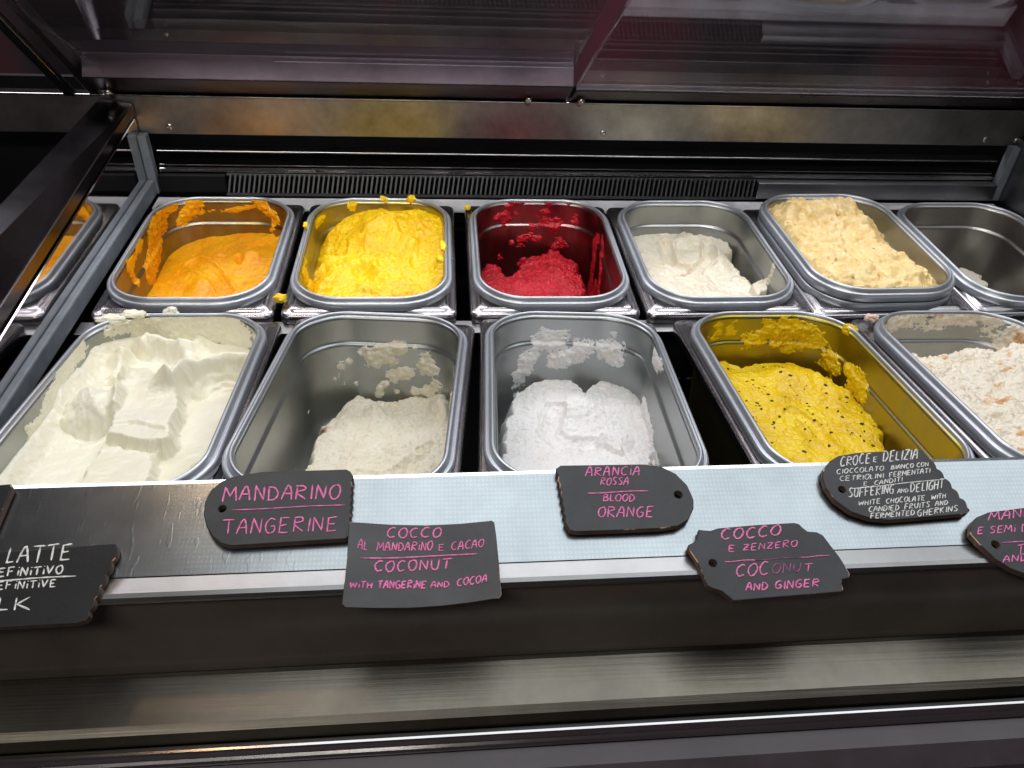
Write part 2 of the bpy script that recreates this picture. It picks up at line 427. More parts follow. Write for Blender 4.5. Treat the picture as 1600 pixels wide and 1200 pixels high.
def rr_sdf(X, Y, hx, hy, r):
    qx = np.abs(X)-(hx-r); qy = np.abs(Y)-(hy-r)
    return np.hypot(np.maximum(qx, 0), np.maximum(qy, 0)) + np.minimum(np.maximum(qx, qy), 0) - r
def poly_sdf(X, Y, pts):
    pts = [np.asarray(p)[:2] for p in pts]; d = np.full(X.shape, 9.0); s = np.zeros(X.shape, bool)
    n = len(pts)
    for k in range(n):
        a, b = pts[k], pts[(k+1) % n]
        e = b-a; wx, wy = X-a[0], Y-a[1]
        t = np.clip((wx*e[0]+wy*e[1])/max(e @ e, 1e-12), 0, 1)
        d = np.minimum(d, np.hypot(wx-t*e[0], wy-t*e[1]))
        c = ((a[1] > Y) != (b[1] > Y)) & (X < (b[0]-a[0])*(Y-a[1])/(b[1]-a[1]+1e-12)+a[0])
        s ^= c
    return np.where(s, -d, d)
def line_d(X, Y, pts):
    d = np.full(X.shape, 9.0); u = np.zeros(X.shape); sd = np.zeros(X.shape); acc = 0.0
    for a, b in zip(pts[:-1], pts[1:]):
        a = np.asarray(a)[:2]; b = np.asarray(b)[:2]; e = b-a; L = np.linalg.norm(e)
        wx, wy = X-a[0], Y-a[1]; t = np.clip((wx*e[0]+wy*e[1])/max(L*L, 1e-12), 0, 1)
        dd = np.hypot(wx-t*e[0], wy-t*e[1]); side = (wx*e[1]-wy*e[0])/max(L, 1e-9)
        m = dd < d; d = np.where(m, dd, d); u = np.where(m, acc+t*L, u); sd = np.where(m, np.sign(side)*dd, sd); acc += L
    return d, u, sd
def bump_at(X, Y, p, rx, ry=None, rot=0.0):
    ry = ry or rx; c, s_ = math.cos(rot), math.sin(rot); dx, dy = X-p[0], Y-p[1]
    a, b = (c*dx+s_*dy)/rx, (-s_*dx+c*dy)/ry; return np.exp(-(a*a+b*b)*1.5)

def make_gelato(P, pan_label, hfun, mat, step=0.0009, zpan=0.0, over=0.0):
    """The frozen filling as a height field over the pan's inside; what lies behind the wall is cut away."""
    IHY = P.ihy; nx = int(2*IHX/step)+1; ny = int(2*IHY/step)+1
    x = np.linspace(-IHX, IHX, nx); y = np.linspace(-IHY, IHY, ny); X, Y = np.meshgrid(x, y)
    # a little sideways drift keeps steep faces from looking combed
    H = hfun(X, Y)
    sd = rr_sdf(X, Y, IHX, IHY, IR)
    lim = -inset(np.minimum(H, 0.0)) + 0.0030
    lim = np.where(H > 0.003, np.minimum(lim, 0.0006+over), lim)
    keepv = (sd <= lim) & (H > -DEPTH-0.004)
    V = np.stack([X + 0.0009*fbm(X, Y, .006, 41, 2), Y + 0.0009*fbm(X, Y, .006, 47, 2), np.maximum(H, -DEPTH-0.003)+zpan], -1)
    i, j = np.meshgrid(np.arange(ny-1), np.arange(nx-1), indexing='ij')
    k = keepv[i, j] & keepv[i+1, j] & keepv[i, j+1] & keepv[i+1, j+1]
    Fq = np.stack([i*nx+j, i*nx+j+1, (i+1)*nx+j+1, (i+1)*nx+j], -1)[k]
    V2, F2 = compact(V.reshape(-1, 3), Fq)
    root = empty('gelato', P.c, P.rz, P.rx)
    body = link('scoop_surface', mesh_np('gelato', V2, F2), root, (mat,))
    return root, (x, y, H)

# ------------------------------------------------------------------ the display case
case = empty('display_case', (0.5, -0.05, -0.16))
tag(case, 'steel refrigerated ice cream display case with raised glass lids and chalk signs on its ledge', 'display case')
def C(o):
    o.parent = case; o.matrix_parent_inverse = Matrix.Translation((-0.5, 0.05, 0.16)); return o
XL, XR = -0.0565, 1.092
# well under the pans
bm = bmesh.new()
add_box(bm, -0.6, 1.7, -0.31, 0.36, -0.172, -0.165)
add_box(bm, -0.6, 1.7, 0.352, 0.36, -0.165, 0.118)
C(bm_obj('well', bm, M['dark']))
# ledge: sloped steel sheet towards the customer, rolled lip at its front
LT, LB = (-0.3180, 0.0810), (-0.3775, 0.0645)
lx0, lx1 = -0.50, 1.60
ldir = np.array([0.0, LT[0]-LB[0], LT[1]-LB[1]]); ldir /= np.linalg.norm(ldir)
LN = np.array([0.0, -ldir[2], ldir[1]])
LYAW = 0.0126                                                # the ledge runs slightly askew to the pans
def yaw_shift(x): return LYAW*(x-0.37)
def ledge_sheet(name, prof, mat, sm=False):
    bm = bmesh.new(); n = len(prof); rows = []
    for x in (lx0, lx1): rows.append([bm.verts.new((x, y+yaw_shift(x), z)) for y, z in prof])
    for i in range(n):
        j = (i+1) % n; bm.faces.new((rows[0][i], rows[0][j], rows[1][j], rows[1][i]))
    bm.faces.new(rows[0][::-1]); bm.faces.new(rows[1])
    return C(bm_obj(name, bm, mat, None, sm))
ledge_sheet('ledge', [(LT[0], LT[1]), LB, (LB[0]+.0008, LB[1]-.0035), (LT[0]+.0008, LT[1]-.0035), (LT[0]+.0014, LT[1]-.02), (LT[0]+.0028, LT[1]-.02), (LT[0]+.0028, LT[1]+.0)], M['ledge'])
ledge_sheet('ledge_lip', [(LB[0]-.0004, LB[1]-.0006), (LB[0]-.0110, LB[1]-.0010), (LB[0]-.0136, LB[1]-.0020), (LB[0]-.0150, LB[1]-.0042), (LB[0]-.0142, LB[1]-.0068), (LB[0]-.0110, LB[1]-.0075), (LB[0]-.0004, LB[1]-.0075)], M['lip'])
# dark front below the ledge, then the steel sill, its channel and the painted body
def sheet(name, prof, mat, y_at=None, sm=False): return ledge_sheet(name, prof, mat, sm)
sheet('front_board', [(-0.3850, 0.0565), (-0.3990, -0.0020), (-0.3990, -0.1500), (-0.3800, -0.1500), (-0.3780, 0.0565)], M['board'])
DY, DZ = -0.0340, 0.0500
def low(name, prof, mat): return ledge_sheet(name, [(y+DY, z+DZ) for y, z in prof], mat)
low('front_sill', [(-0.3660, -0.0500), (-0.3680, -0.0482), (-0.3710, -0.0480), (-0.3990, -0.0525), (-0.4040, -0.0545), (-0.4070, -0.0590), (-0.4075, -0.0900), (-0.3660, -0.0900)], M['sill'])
low('channel_gap', [(-0.4078, -0.0620), (-0.4160, -0.0620), (-0.4160, -0.1000), (-0.4078, -0.1000)], M['black'])
low('channel', [(-0.4163, -0.0500), (-0.4172, -0.0490), (-0.4186, -0.0490), (-0.4195, -0.0500), (-0.4200, -0.0545), (-0.4215, -0.0555), (-0.4225, -0.0570), (-0.4225, -0.0950), (-0.4163, -0.0950)], M['chrome'])
low('body_panel', [(-0.4228, -0.0590), (-0.4350, -0.0600), (-0.4480, -0.0660), (-0.4560, -0.0800), (-0.4600, -0.2200), (-0.4228, -0.2200)], M['plum'])
# side panels, seals and brackets
def hexa(name, c, mat):
    bm = bmesh.new(); vs = [bm.verts.new(p) for p in c]
    for f in ((0, 1, 3, 2), (4, 6, 7, 5), (0, 4, 5, 1), (2, 3, 7, 6), (0, 2, 6, 4), (1, 5, 7, 3)): bm.faces.new([vs[k] for k in f])
    bmesh.ops.recalc_face_normals(bm, faces=bm.faces[:]); bmesh.ops.bevel(bm, geom=bm.edges[:], offset=.0011, segments=2, affect='EDGES')
    return C(bm_obj(name, bm, mat))
hexa('side_panel', [(XL-.004, -.40, -.16), (XL-.004, -.40, .022), (XL-.004, .3085, -.16), (XL-.004, .3085, .084), (XL, -.40, -.16), (XL, -.40, .022), (XL, .3085, -.16), (XL, .3085, .084)], M['mirror'])
C(box_obj('side_panel', (XR, XR+.004, -0.20, 0.3085, -0.16, 0.075), M['panel'], bev=0))
C(box_obj('side_seal', (XL+.0003, XL+.009, -0.33, 0.295, -0.010, 0.010), M['strip'], bev=.002))
C(box_obj('corner_bracket', (XL+.0003, XL+.011, 0.2955, 0.3085, -0.010, 0.066), M['strip'], bev=.001))
C(box_obj('corner_bracket', (XR-.012, XR-.0003, 0.2955, 0.3085, -0.010, 0.066), M['strip'], bev=.001))
# frame bar along the divider
hexa('frame_bar', [(-.094, -.45, .082), (-.094, -.45, .100), (-.094, .3075, .092), (-.094, .3075, .107), (XL+.0005, -.45, .0250), (XL+.0005, -.45, .0400), (XL+.0005, .3075, .0875), (XL+.0005, .3075, .1020)], M['bar'])
C(box_obj('frame_bar', (XR+.006, XR+.040, 0.02, 0.3080, 0.0560, 0.1060), M['bar'], bev=.0015))
# rear rail with its screws
rl = C(box_obj('rear_rail', (-0.30, 1.60, 0.3100, 0.3130, 0.0635, 0.1100), M['rail'], bev=.0008))
C(box_obj('rail_edge', (-0.30, 1.60, 0.3080, 0.3240, 0.1102, 0.1122), M['chrome'], bev=.0006))
def screw(x, z, y=0.3098, r=0.0042):
    bm = bmesh.new(); bmesh.ops.create_uvsphere(bm, u_segments=14, v_segments=8, radius=r)
    bmesh.ops.scale(bm, vec=(1, .55, 1), verts=bm.verts[:]); bmesh.ops.translate(bm, vec=(x, y, z), verts=bm.verts[:])
    s = bm_obj('screw', bm, M['screw'], None, True); s.parent = rl
for px, py in ((212, 200), (265, 198), (942, 208), (1540, 218), (1588, 220)):
    q = on_plane(px, py, (0, 0.3098, 0), np.array([0, 1.0, 0])); screw(q[0], q[2], r=0.0042 if px > 220 else .003)
# edges of the air duct, vent grille and pale strip behind the pans
for z, y, m in ((0.0405, 0.312, 'chrome'), (0.0225, 0.312, 'chrome')):
    C(box_obj('duct_edge', (XL+.014, XR-.014, y, y+.02, z-.0009, z+.0009), M[m], bev=.0004))
C(box_obj('duct_edge', (XL+.014, XR-.014, 0.306, 0.3110, 0.0150, 0.0205), M['chrome'], bev=.001))
bm = bmesh.new()
gx0, gx1 = 0.045, 0.735
n = 112
for i in range(n):
    x = gx0 + (gx1-gx0)*i/(n-1)
    Mx = Matrix.Translation((x, 0.298, 0.004)) @ Matrix.Rotation(math.radians(-28), 4, 'X') @ Matrix.Rotation(math.radians(9), 4, 'Y')
    add_box(bm, -0.0011, 0.0011, -0.003, 0.003, -0.0115, 0.0115, M=Mx)
add_box(bm, gx0-.004, gx1+.004, 0.3015, 0.3045, 0.0125, 0.0150)
add_box(bm, gx0-.004, gx1+.004, 0.2880, 0.2910, -0.0080, -0.0052)
C(bm_obj('vent_grille', bm, M['vent']))
C(box_obj('vent_plate', (gx1+.005, XR-.014, 0.290, 0.304, -0.008, 0.0150), M['panel'], bev=.001))
C(box_obj('vent_plate', (XL+.014, gx0-.005, 0.296, 0.304, -0.008, 0.0150), M['dark'], bev=.001))
C(box_obj('rear_liner', (XL+.012, XR-.012, 0.2555, 0.2870, -0.0140, -0.0100), M['shelf'], bev=.001))
C(box_obj('row_divider', (XL+.010, XR-.004, -0.0170, 0.0050, -0.0160, -0.0128), M['lip'], bev=.001))
# glass lids, hinged on the rail and propped open
def lid(x0, x1, elev, hem, lift=0.0, length=0.37):
    T = Matrix.Translation((0, 0.3150, 0.1160)) @ Matrix.Rotation(-math.radians(elev), 4, 'X')
    bm = bmesh.new(); add_box(bm, x0, x1, -length, -hem-.0005, lift-.003, lift+.003, bev=.0012, M=T)
    o = C(bm_obj('glass_lid', bm, M['lid']))
    bm = bmesh.new(); add_box(bm, x0, x1, -hem, 0.002, -0.0045, lift+0.0045, bev=.0012, M=T)
    h = bm_obj('lid_hem', bm, M['hem']); h.parent = o
    for hx in (x0+.012, x1-.05):
        bm = bmesh.new(); bmesh.ops.create_cone(bm, cap_ends=True, segments=18, radius1=.0038, radius2=.0038, depth=.020)
        bmesh.ops.transform(bm, matrix=T @ Matrix.Translation((hx, -0.012, -0.008)) @ Matrix.Rotation(math.pi/2, 4, 'X'), verts=bm.verts[:])
        k = bm_obj('hinge', bm, M['screw'], None, True); k.parent = o
    return o
lid(-0.088, 0.4740, 34.0, 0.060, 0.020); lid(0.4775, 1.20, 32.5, 0.050)
T = Matrix.Translation((-0.098, 0.3150, 0.1160)) @ Matrix.Rotation(-math.radians(45), 4, 'X')
bm = bmesh.new(); add_box(bm, -0.006, 0.006, -0.46, 0.0, -0.007, 0.007, bev=.002, M=T); C(bm_obj('lid_arm', bm, M['black']))
bm = bmesh.new(); add_box(bm, -0.024, -0.0125, -0.42, -0.02, -0.020, -0.012, bev=.001, M=T); C(bm_obj('lid_stay', bm, M['chrome']))

# shop behind the case
rw, N, L, Pb = newmat('rear_wall_paint')
c = coords(N, L, (1, 1, .6)); nn = noise(N, L, c, 1.6, 4, .55)
r = ramp(N, [(0.36, (0.010, 0.008, 0.010)), (0.50, (0.055, 0.036, 0.042)), (0.66, (0.16, 0.030, 0.050))]); L.new(nn.outputs[0], r.inputs[0]); L.new(r.outputs[0], Pb.inputs['Base Color'])
Pb.inputs['Roughness'].default_value = .7
o = box_obj('rear_wall', (-2.2, 3.2, 1.9, 1.94, -1.0, 2.4), rw, bev=0); o['kind'] = 'structure'

# ------------------------------------------------------------------ pans
YB = 0.1260
TILT = math.radians(-7.7)                 # the front row leans: its near end stands higher
def fpan(cx, rz):
    h = HY_FRONT+.0055; return Pan(cx, -0.0100-h*math.cos(TILT), -h*math.sin(TILT), rz, TILT, HY_FRONT)
PANS = {
 'orange': Pan(0.0550, YB, 0, 0.0), 'yellow': Pan(0.2410, YB, 0, 0.0), 'red': Pan(0.4345, YB, 0, 0.0),
 'cream': Pan(0.6185, YB, 0, 0.015), 'crumble': Pan(0.7980, YB-.002, 0, 0.03), 'empty': Pan(0.9820, YB, 0, 0.02),
 'milk': fpan(0.0660, 0.0), 'ivory': fpan(0.2470, -0.08), 'white': fpan(0.4370, -0.05),
 'seeded': fpan(0.6440, 0.0), 'caramel': fpan(0.8340, 0.0), 'hidden': fpan(1.0250, 0.0)}
basin_of('orange', (0.27, 0.205, 0.095)); basin_of('yellow', (0.42, 0.37, 0.12)); basin_of('red', (0.27, 0.105, 0.115), .30)  # wall tints: gelato residue plus its reflected colour painted in
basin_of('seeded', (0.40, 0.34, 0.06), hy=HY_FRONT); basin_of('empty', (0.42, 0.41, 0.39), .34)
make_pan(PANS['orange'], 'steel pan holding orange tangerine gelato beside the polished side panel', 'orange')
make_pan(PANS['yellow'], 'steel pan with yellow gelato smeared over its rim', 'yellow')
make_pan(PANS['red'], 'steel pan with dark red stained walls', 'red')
make_pan(PANS['cream'], 'back row steel pan holding loose cream gelato, between red and crumbly ones')
make_pan(PANS['crumble'], 'steel pan with a doubled rim heaped with lumpy beige gelato', double=True)
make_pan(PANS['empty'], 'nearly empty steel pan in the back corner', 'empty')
make_pan(PANS['milk'], 'front steel pan filled with smooth milky gelato slabs')
make_pan(PANS['ivory'], 'front steel pan half scraped bare, behind the Mandarino Tangerine sign')
make_pan(PANS['white'], 'front steel pan of snow white gelato behind the Arancia sign')
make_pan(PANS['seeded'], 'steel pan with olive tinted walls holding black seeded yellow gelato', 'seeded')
make_pan(PANS['caramel'], 'front steel pan of off-white gelato with caramel streaks')
make_pan(PANS['hidden'], 'front steel pan showing only its dark corner at the picture edge')

# ------------------------------------------------------------------ gelato
GROUP = 'gelato flavours in the pans'
G = {}
G['orange'] = gelato_mat('orange_gelato', [(0.76, 0.27, 0.002), (0.86, 0.38, 0.003), (0.90, 0.45, 0.006)], 26, .36, .3, coat=.08, radius= (1, .45, .1), bumps=((300, .25), (1200, .15)))
G['yellow'] = gelato_mat('yellow_gelato', [(0.86, 0.46, 0.003), (0.93, 0.60, 0.004), (0.95, 0.70, 0.010)], 22, .36, .3, coat=.15, radius= (1, .7, .1), bumps=((300, .3), (1200, .2)))
G['red'] = gelato_mat('red_gelato', [(0.32, 0.006, 0.014), (0.50, 0.012, 0.024), (0.60, 0.024, 0.042)], 40, .42, .25, (1, .2, .2), bumps=((420, .5), (1500, .35)))
G['cream'] = gelato_mat('cream_gelato', [(0.66, 0.60, 0.46), (0.76, 0.71, 0.57), (0.84, 0.79, 0.66)], 26, .28, .35, coat=.4, fleck=[((0.52, 0.36, 0.24), 34, .66)], bumps=((260, .25), (1100, .15)))
G['crumble'] = gelato_mat('crumbly_gelato', [(0.66, 0.46, 0.17), (0.76, 0.58, 0.27), (0.82, 0.67, 0.40)], 70, .42, .3, fleck=[((0.50, 0.24, 0.07), 85, .64), ((0.86, 0.70, 0.28), 60, .66)], bumps=((400, .5), (1400, .3)))
G['empty'] = gelato_mat('thin_cream_gelato', [(0.66, 0.60, 0.50), (0.78, 0.73, 0.64)], 40, .35, .3)
G['milk'] = gelato_mat('milk_gelato', [(0.85, 0.81, 0.62), (0.90, 0.87, 0.71), (0.90, 0.88, 0.76)], 16, .34, .35, coat=.22, sscale=.004, bumps=((300, .18), (1500, .15)))
G['ivory'] = gelato_mat('ivory_gelato', [(0.78, 0.72, 0.55), (0.84, 0.79, 0.64), (0.87, 0.83, 0.71)], 40, .42, .35, fleck=[((0.42, 0.20, 0.13), 32, .675)], bumps=((520, .6), (1500, .4)))
G['white'] = gelato_mat('white_gelato', [(0.82, 0.80, 0.77), (0.87, 0.86, 0.84), (0.88, 0.88, 0.87)], 40, .42, .4, fleck=[((0.78, 0.50, 0.20), 34, .695)], bumps=((520, .6), (1500, .4)))
G['seeded'] = gelato_mat('seeded_yellow_gelato', [(0.66, 0.42, 0.003), (0.83, 0.57, 0.004), (0.88, 0.66, 0.012)], 30, .36, .3, coat=.12, radius= (1, .7, .1), fleck=[((0.07, 0.04, 0.01), 260, .735)], bumps=((420, .22), (1200, .2)))
G['caramel'] = gelato_mat('caramel_gelato', [(0.78, 0.68, 0.52), (0.86, 0.79, 0.66), (0.89, 0.84, 0.74)], 60, .46, .35, fleck=[((0.66, 0.36, 0.15), 44, .605), ((0.70, 0.46, 0.22), 95, .63)], bumps=((450, .6), (1400, .4)))

def billow(x, y, scale, seed=0, octv=3):
    return -ridged(x, y, scale, seed, octv)
def texture(X, Y, kind, seed):
    if kind == 'smooth':
        return 0.0011*fbm(X, Y, .045, seed, 3) + 0.0002*fbm(X, Y, .006, seed+2, 3)
    if kind == 'sorbet':
        return 0.0026*fbm(X, Y, .036, seed, 4) + 0.0010*fbm(X, Y, .011, seed+4, 4, .6) + 0.0003*fbm(X, Y, .003, seed+2, 3)
    return 0.0028*fbm(X, Y, .030, seed, 4) + 0.0010*billow(X, Y, .011, seed+4, 3) + 0.0008*fbm(X, Y, .0042, seed+2, 4, .62)
def scrape(X, Y, pts, wd, depth, seed=0, lip=0.35, streak=0.0005):
    d, u, sd = line_d(X, Y, pts); v = d/wd
    h = -depth*np.clip(1-v*v, 0, 1) + depth*lip*np.exp(-((v-1.15)/.22)**2)
    h += np.where(v < 1, streak*fbm(sd*3.2, u*.25, .012, seed+11, 3), 0)
    return h
def slab(X, Y, pts, h, edge, seed=0, rag=0.0015):
    sd = poly_sdf(X, Y, pts) + rag*fbm(X, Y, .012, seed+21, 3)
    return h*sstep(edge, -edge, sd)

# --- orange: smooth level with a torn hollow, wide smears up the side and back walls
P = PANS['orange']
def h_orange(X, Y):
    q = lambda a, b, z=-.03: P.px(a, b, z)
    h = -0.034 + 0.004*(X/IHX) - 0.010*sstep(.03, -.09, X) + texture(X, Y, 'sorbet', 1)*.6
    h += 0.010*bump_at(X, Y, q(395, 400), .020, .028) + 0.006*bump_at(X, Y, q(330, 400), .03, .05)
    h -= 0.013*bump_at(X, Y, q(374, 404), .0045, .010, .2) + 0.006*bump_at(X, Y, q(345, 398), .006, .003, .3)
    h += scrape(X, Y, [q(300, 400), q(330, 420), q(352, 452)], .010, .003, 2) + scrape(X, Y, [q(395, 385), q(420, 372), q(445, 360)], .006, .004, 3)
    h += 0.007*bump_at(X, Y, q(310, 440), .012, .02)
    return h
root, _ = make_gelato(P, '', h_orange, G['orange'])
tag(root, 'smooth bright orange tangerine gelato with a torn hollow', 'gelato', GROUP)
W = P.wall
wall_smears(P, [([W(248, 345, 'left'), W(243, 380, 'left'), W(236, 425, 'left')], .017, .0050, .5),
                ([W(305, 318, 'back'), W(290, 335, 'back'), W(268, 350, 'back')], .010, .005, .6), ([W(270, 312, 'back'), W(248, 335, 'left'), W(252, 352, 'left')], .012, .004, .7),
                ([W(400, 318, 'back'), W(425, 330, 'back'), W(440, 340, 'back')], .009, .006, .8), ([W(432, 345, 'back'), W(428, 360, 'back')], .006, .005, .8),
                ([W(345, 332, 'back'), W(395, 324, 'back')], .004, .002, 1.0), ([W(205, 420, 'left'), W(215, 440, 'left')], .008, .003, 1.2),
                ([W(300, 334, 'back'), W(345, 330, 'back')], .0035, .0015, 1.0), ([W(225, 380, 'left'), W(205, 420, 'left')], .006, .002, 1.2)], G['orange'], root, 3)
# --- yellow: heaped to the back rim
P = PANS['yellow']
def h_yellow(X, Y):
    q = lambda a, b, z=-.012: P.px(a, b, z)
    wx = X + .010*fbm(X, Y, .03, 71, 4); wy = Y + .010*fbm(X, Y, .03, 75, 4)
    h = -0.024 + 0.022*sstep(-.04, .10, wy)*sstep(-.085, .0, wx) + texture(X, Y, 'sorbet', 5)*1.15
    h += 0.016*bump_at(wx, wy, q(600, 345, 0), .045, .035) + 0.008*bump_at(wx, wy, q(560, 410), .05, .03)
    h -= 0.012*bump_at(wx, wy, q(575, 418), .012, .018, .4)
    h += slab(X, Y, [q(585, 402), q(600, 420), q(640, 425), q(660, 440), q(600, 455), q(560, 440)], .004, .004, 5, .004)
    h += scrape(wx, wy, [q(520, 380), q(560, 360), q(640, 350)], .014, .004, 6) + scrape(wx, wy, [q(610, 350), q(655, 375), q(660, 410)], .012, .003, 7)
    h -= 0.012*sstep(-.052, -.072, wx) + 0.010*sstep(-.085, -.110, wy)
    return np.minimum(h, .020-.024*sstep(.080, .112, wy))
root, _ = make_gelato(P, '', h_yellow, G['yellow'])
tag(root, 'bright yellow gelato heaped to the back rim of its pan', 'gelato', GROUP)
W = P.wall
wall_smears(P, [([W(502, 330, 'left'), W(497, 350, 'left')], .006, .004, .8), ([W(480, 430, 'left'), W(484, 455, 'left')], .012, .006, .8), ([W(478, 395, 'left'), W(481, 410, 'left')], .005, .004, 1),
                ([W(550, 322, 'back')], .006, .004, .9), ([W(690, 355, 'right'), W(690, 390, 'right')], .010, .005, .9), ([W(490, 460, 'left'), W(520, 466, 'front')], .014, .006, .8)], G['yellow'], root, 7)
def lump(parent, p, r, mat, seed, name='smear', flat=.7):
    bm = bmesh.new(); bmesh.ops.create_icosphere(bm, subdivisions=4, radius=1)
    for v in bm.verts:
        c = v.co.copy(); k = 1 + .34*mnoise.noise(c*1.3+Vector((seed*3.1, 0, 0))) + .30*mnoise.noise(c*2.9+Vector((0, seed*1.7, 0))) + .12*mnoise.noise(c*7)
        v.co = Vector((c.x*k*r[0], c.y*k*r[1], c.z*k*r[2]))
    bmesh.ops.translate(bm, vec=tuple(p), verts=bm.verts[:])
    return bm_obj(name, bm, mat, parent, True)
for k, (a, b, z, r) in enumerate(((692, 385, .012, (.004, .010, .004)), (688, 405, .012, (.004, .006, .003)), (600, 312, .010, (.007, .004, .004)), (643, 311, .012, (.006, .004, .005)), (478, 352, .012, (.003, .006, .003)), (470, 400, .010, (.002, .004, .002)))):
    lump(root, P.px(a, b, z), r, G['yellow'], 30+k)
# --- red: low mound at the front, crumbs on floor and walls
P = PANS['red']
def h_red(X, Y):
    q = lambda a, b, z=-.05: P.px(a, b, z)
    edge = fbm(X, Y, .022, 8, 4)
    h = -0.116 + 0*X
    m = poly_sdf(X, Y, [q(760, 405), q(800, 425), q(835, 395), q(868, 385), q(900, 405), q(912, 430), q(910, 470), q(905, 520), q(760, 520), q(745, 440)]) + .008*edge
    body = -0.052 + .006*bump_at(X, Y, q(860, 420), .03, .04) + texture(X, Y, 'crumb', 8)*1.3
    h = np.maximum(h, np.where(m < .012, body - .06*sstep(-.004, .012, m), h))
    m2 = poly_sdf(X, Y, [q(930, 370), q(945, 380), q(955, 470), q(930, 470)]) + .006*edge
    h = np.maximum(h, np.where(m2 < .008, -0.058 - .05*sstep(-.003, .008, m2) + texture(X, Y, 'crumb', 9), h))
    return h
root, _ = make_gelato(P, '', h_red, G['red'])
tag(root, 'deep red blood orange gelato scraped to a low mound', 'gelato', GROUP)
W = P.wall
st = []
for a, b, r_, s_ in ((787, 338, .0095, 'back'), (795, 325, .006, 'back'), (768, 366, .007, 'back'), (848, 345, .010, 'back'), (832, 352, .007, 'back'), (868, 352, .008, 'back'), (852, 335, .006, 'back'), (815, 374, .008, 'back'), (828, 368, .006, 'back'), (800, 378, .004, 'back'), (840, 372, .005, 'back'),
                     (876, 378, .008, 'back'), (868, 384, .006, 'back'), (899, 340, .006, 'back'), (896, 346, .006, 'back'), (858, 316, .006, 'back'), (814, 318, .005, 'back'), (778, 400, .005, 'back'), (818, 408, .006, 'back'), (812, 412, .005, 'back'), (893, 362, .004, 'back'), (914, 372, .006, 'right'), (806, 334, .004, 'back'), (830, 316, .003, 'back'), (888, 318, .003, 'back')):
    st.append(([W(a, b, s_)], r_*1.05, .005, 1.1))
st += [([W(932, 376, 'right'), W(929, 410, 'right'), W(926, 445, 'right')], .009, .005, .7), ([W(938, 372, 'right'), W(940, 420, 'right'), W(938, 450, 'right')], .005, .004, .8), ([W(917, 400, 'right'), W(920, 440, 'right')], .006, .003, 1.0)]
wall_smears(P, st, G['red'], root, 11)
# --- cream: loose swirl, melting, pulled away from the right wall
P = PANS['cream']
def h_cream(X, Y):
    q = lambda a, b, z=-.03: P.px(a, b, z)
    m = poly_sdf(X, Y, [q(985, 340), q(1080, 340), q(1148, 356), q(1138, 400), q(1160, 425), q(1180, 446), q(1172, 500), q(1000, 500), q(960, 400)]) + .005*fbm(X, Y, .02, 12, 3)
    body = -0.033 + texture(X, Y, 'sorbet', 12)*1.1 + .010*bump_at(X, Y, q(1075, 378), .024, .016) + .010*bump_at(X, Y, q(1120, 400), .016, .03, .3)
    body += scrape(X, Y, [q(1040, 380), q(1050, 410), q(1085, 420), q(1110, 405), q(1105, 380), q(1075, 368)], .008, .006, 12, .5)
    body -= .007*bump_at(X, Y, q(1080, 404), .012, .006)
    h = body - .075*sstep(-.002, .016, m)
    m2 = poly_sdf(X, Y, [q(1170, 452, -.03), q(1190, 440, -.03), q(1207, 415, -.02), q(1209, 430, -.02), q(1200, 460, -.03), q(1180, 475, -.03)]) + .002*fbm(X, Y, .01, 14, 3)
    return np.maximum(h, -.022 - .08*sstep(-.003, .006, m2))
root, _ = make_gelato(P, '', h_cream, G['cream'])
tag(root, 'glossy loose cream gelato pulled away from one pan wall', 'gelato', GROUP)
W = P.wall
wall_smears(P, [([W(1205, 418, 'right'), W(1200, 435, 'right'), W(1185, 450, 'right')], .006, .004, .7), ([W(995, 345, 'left'), W(1000, 365, 'left')], .006, .002, 1.0)], G['cream'], root, 13)
# --- crumble: heaped lumpy
P = PANS['crumble']
def h_crumble(X, Y):
    wx = X + .009*fbm(X, Y, .022, 81, 4); wy = Y + .009*fbm(X, Y, .022, 85, 4)
    h = 0.004 + 0.010*sstep(.0, .09, wy) + 0.0062*fbm(X, Y, .036, 15, 3) + 0.0034*fbm(X, Y, .014, 16, 3) + .0008*fbm(X, Y, .0045, 18, 3)
    h += 0.009*bump_at(wx, wy, P.px(1240, 328, .02), .03, .022) + .008*bump_at(wx, wy, P.px(1310, 330, .02), .022, .02)
    sd = rr_sdf(X, Y, IHX, IHY, IR)
    h -= 0.016*sstep(-.026, -.002, sd + .010*fbm(X, Y, .028, 19, 4))
    h -= 0.016*sstep(.020, .070, wx)*sstep(-.05, .03, wy)
    return h
root, _ = make_gelato(P, '', h_crumble, G['crumble'], zpan=.0125, over=0)
tag(root, 'lumpy beige gelato with brown crumbs heaped above its rim', 'gelato', GROUP)
# --- nearly empty pan: remnants in the near corner
P = PANS['empty']
def h_empty(X, Y):
    q = lambda a, b, z=-.06: P.px(a, b, z)
    m = poly_sdf(X, Y, [q(1500, 415), q(1530, 425), q(1545, 440), q(1530, 470), q(1490, 440)]) + .004*fbm(X, Y, .012, 17, 3)
    return -0.062 + .03*sstep(.0, -.10, Y) + texture(X, Y, 'smooth', 17) - .07*sstep(-.002, .012, m)
root, _ = make_gelato(P, '', h_empty, G['empty'])
tag(root, 'small remnant of pale cream gelato in the nearly empty pan', 'gelato', GROUP)
W = P.wall
wall_smears(P, [([W(1500, 400, 'left'), W(1512, 428, 'left')], .012, .0025, 1.3), ([W(1520, 403, 'front')], .004, .002, 1.0), ([W(1418, 350, 'left')], .003, .002, 1), ([W(1524, 425, 'front'), W(1545, 440, 'front')], .006, .002, 1.2), ([W(1507, 402, 'left')], .004, .002, 1.2), ([W(1562, 412, 'back')], .003, .002, 1.2)], G['empty'], root, 19)
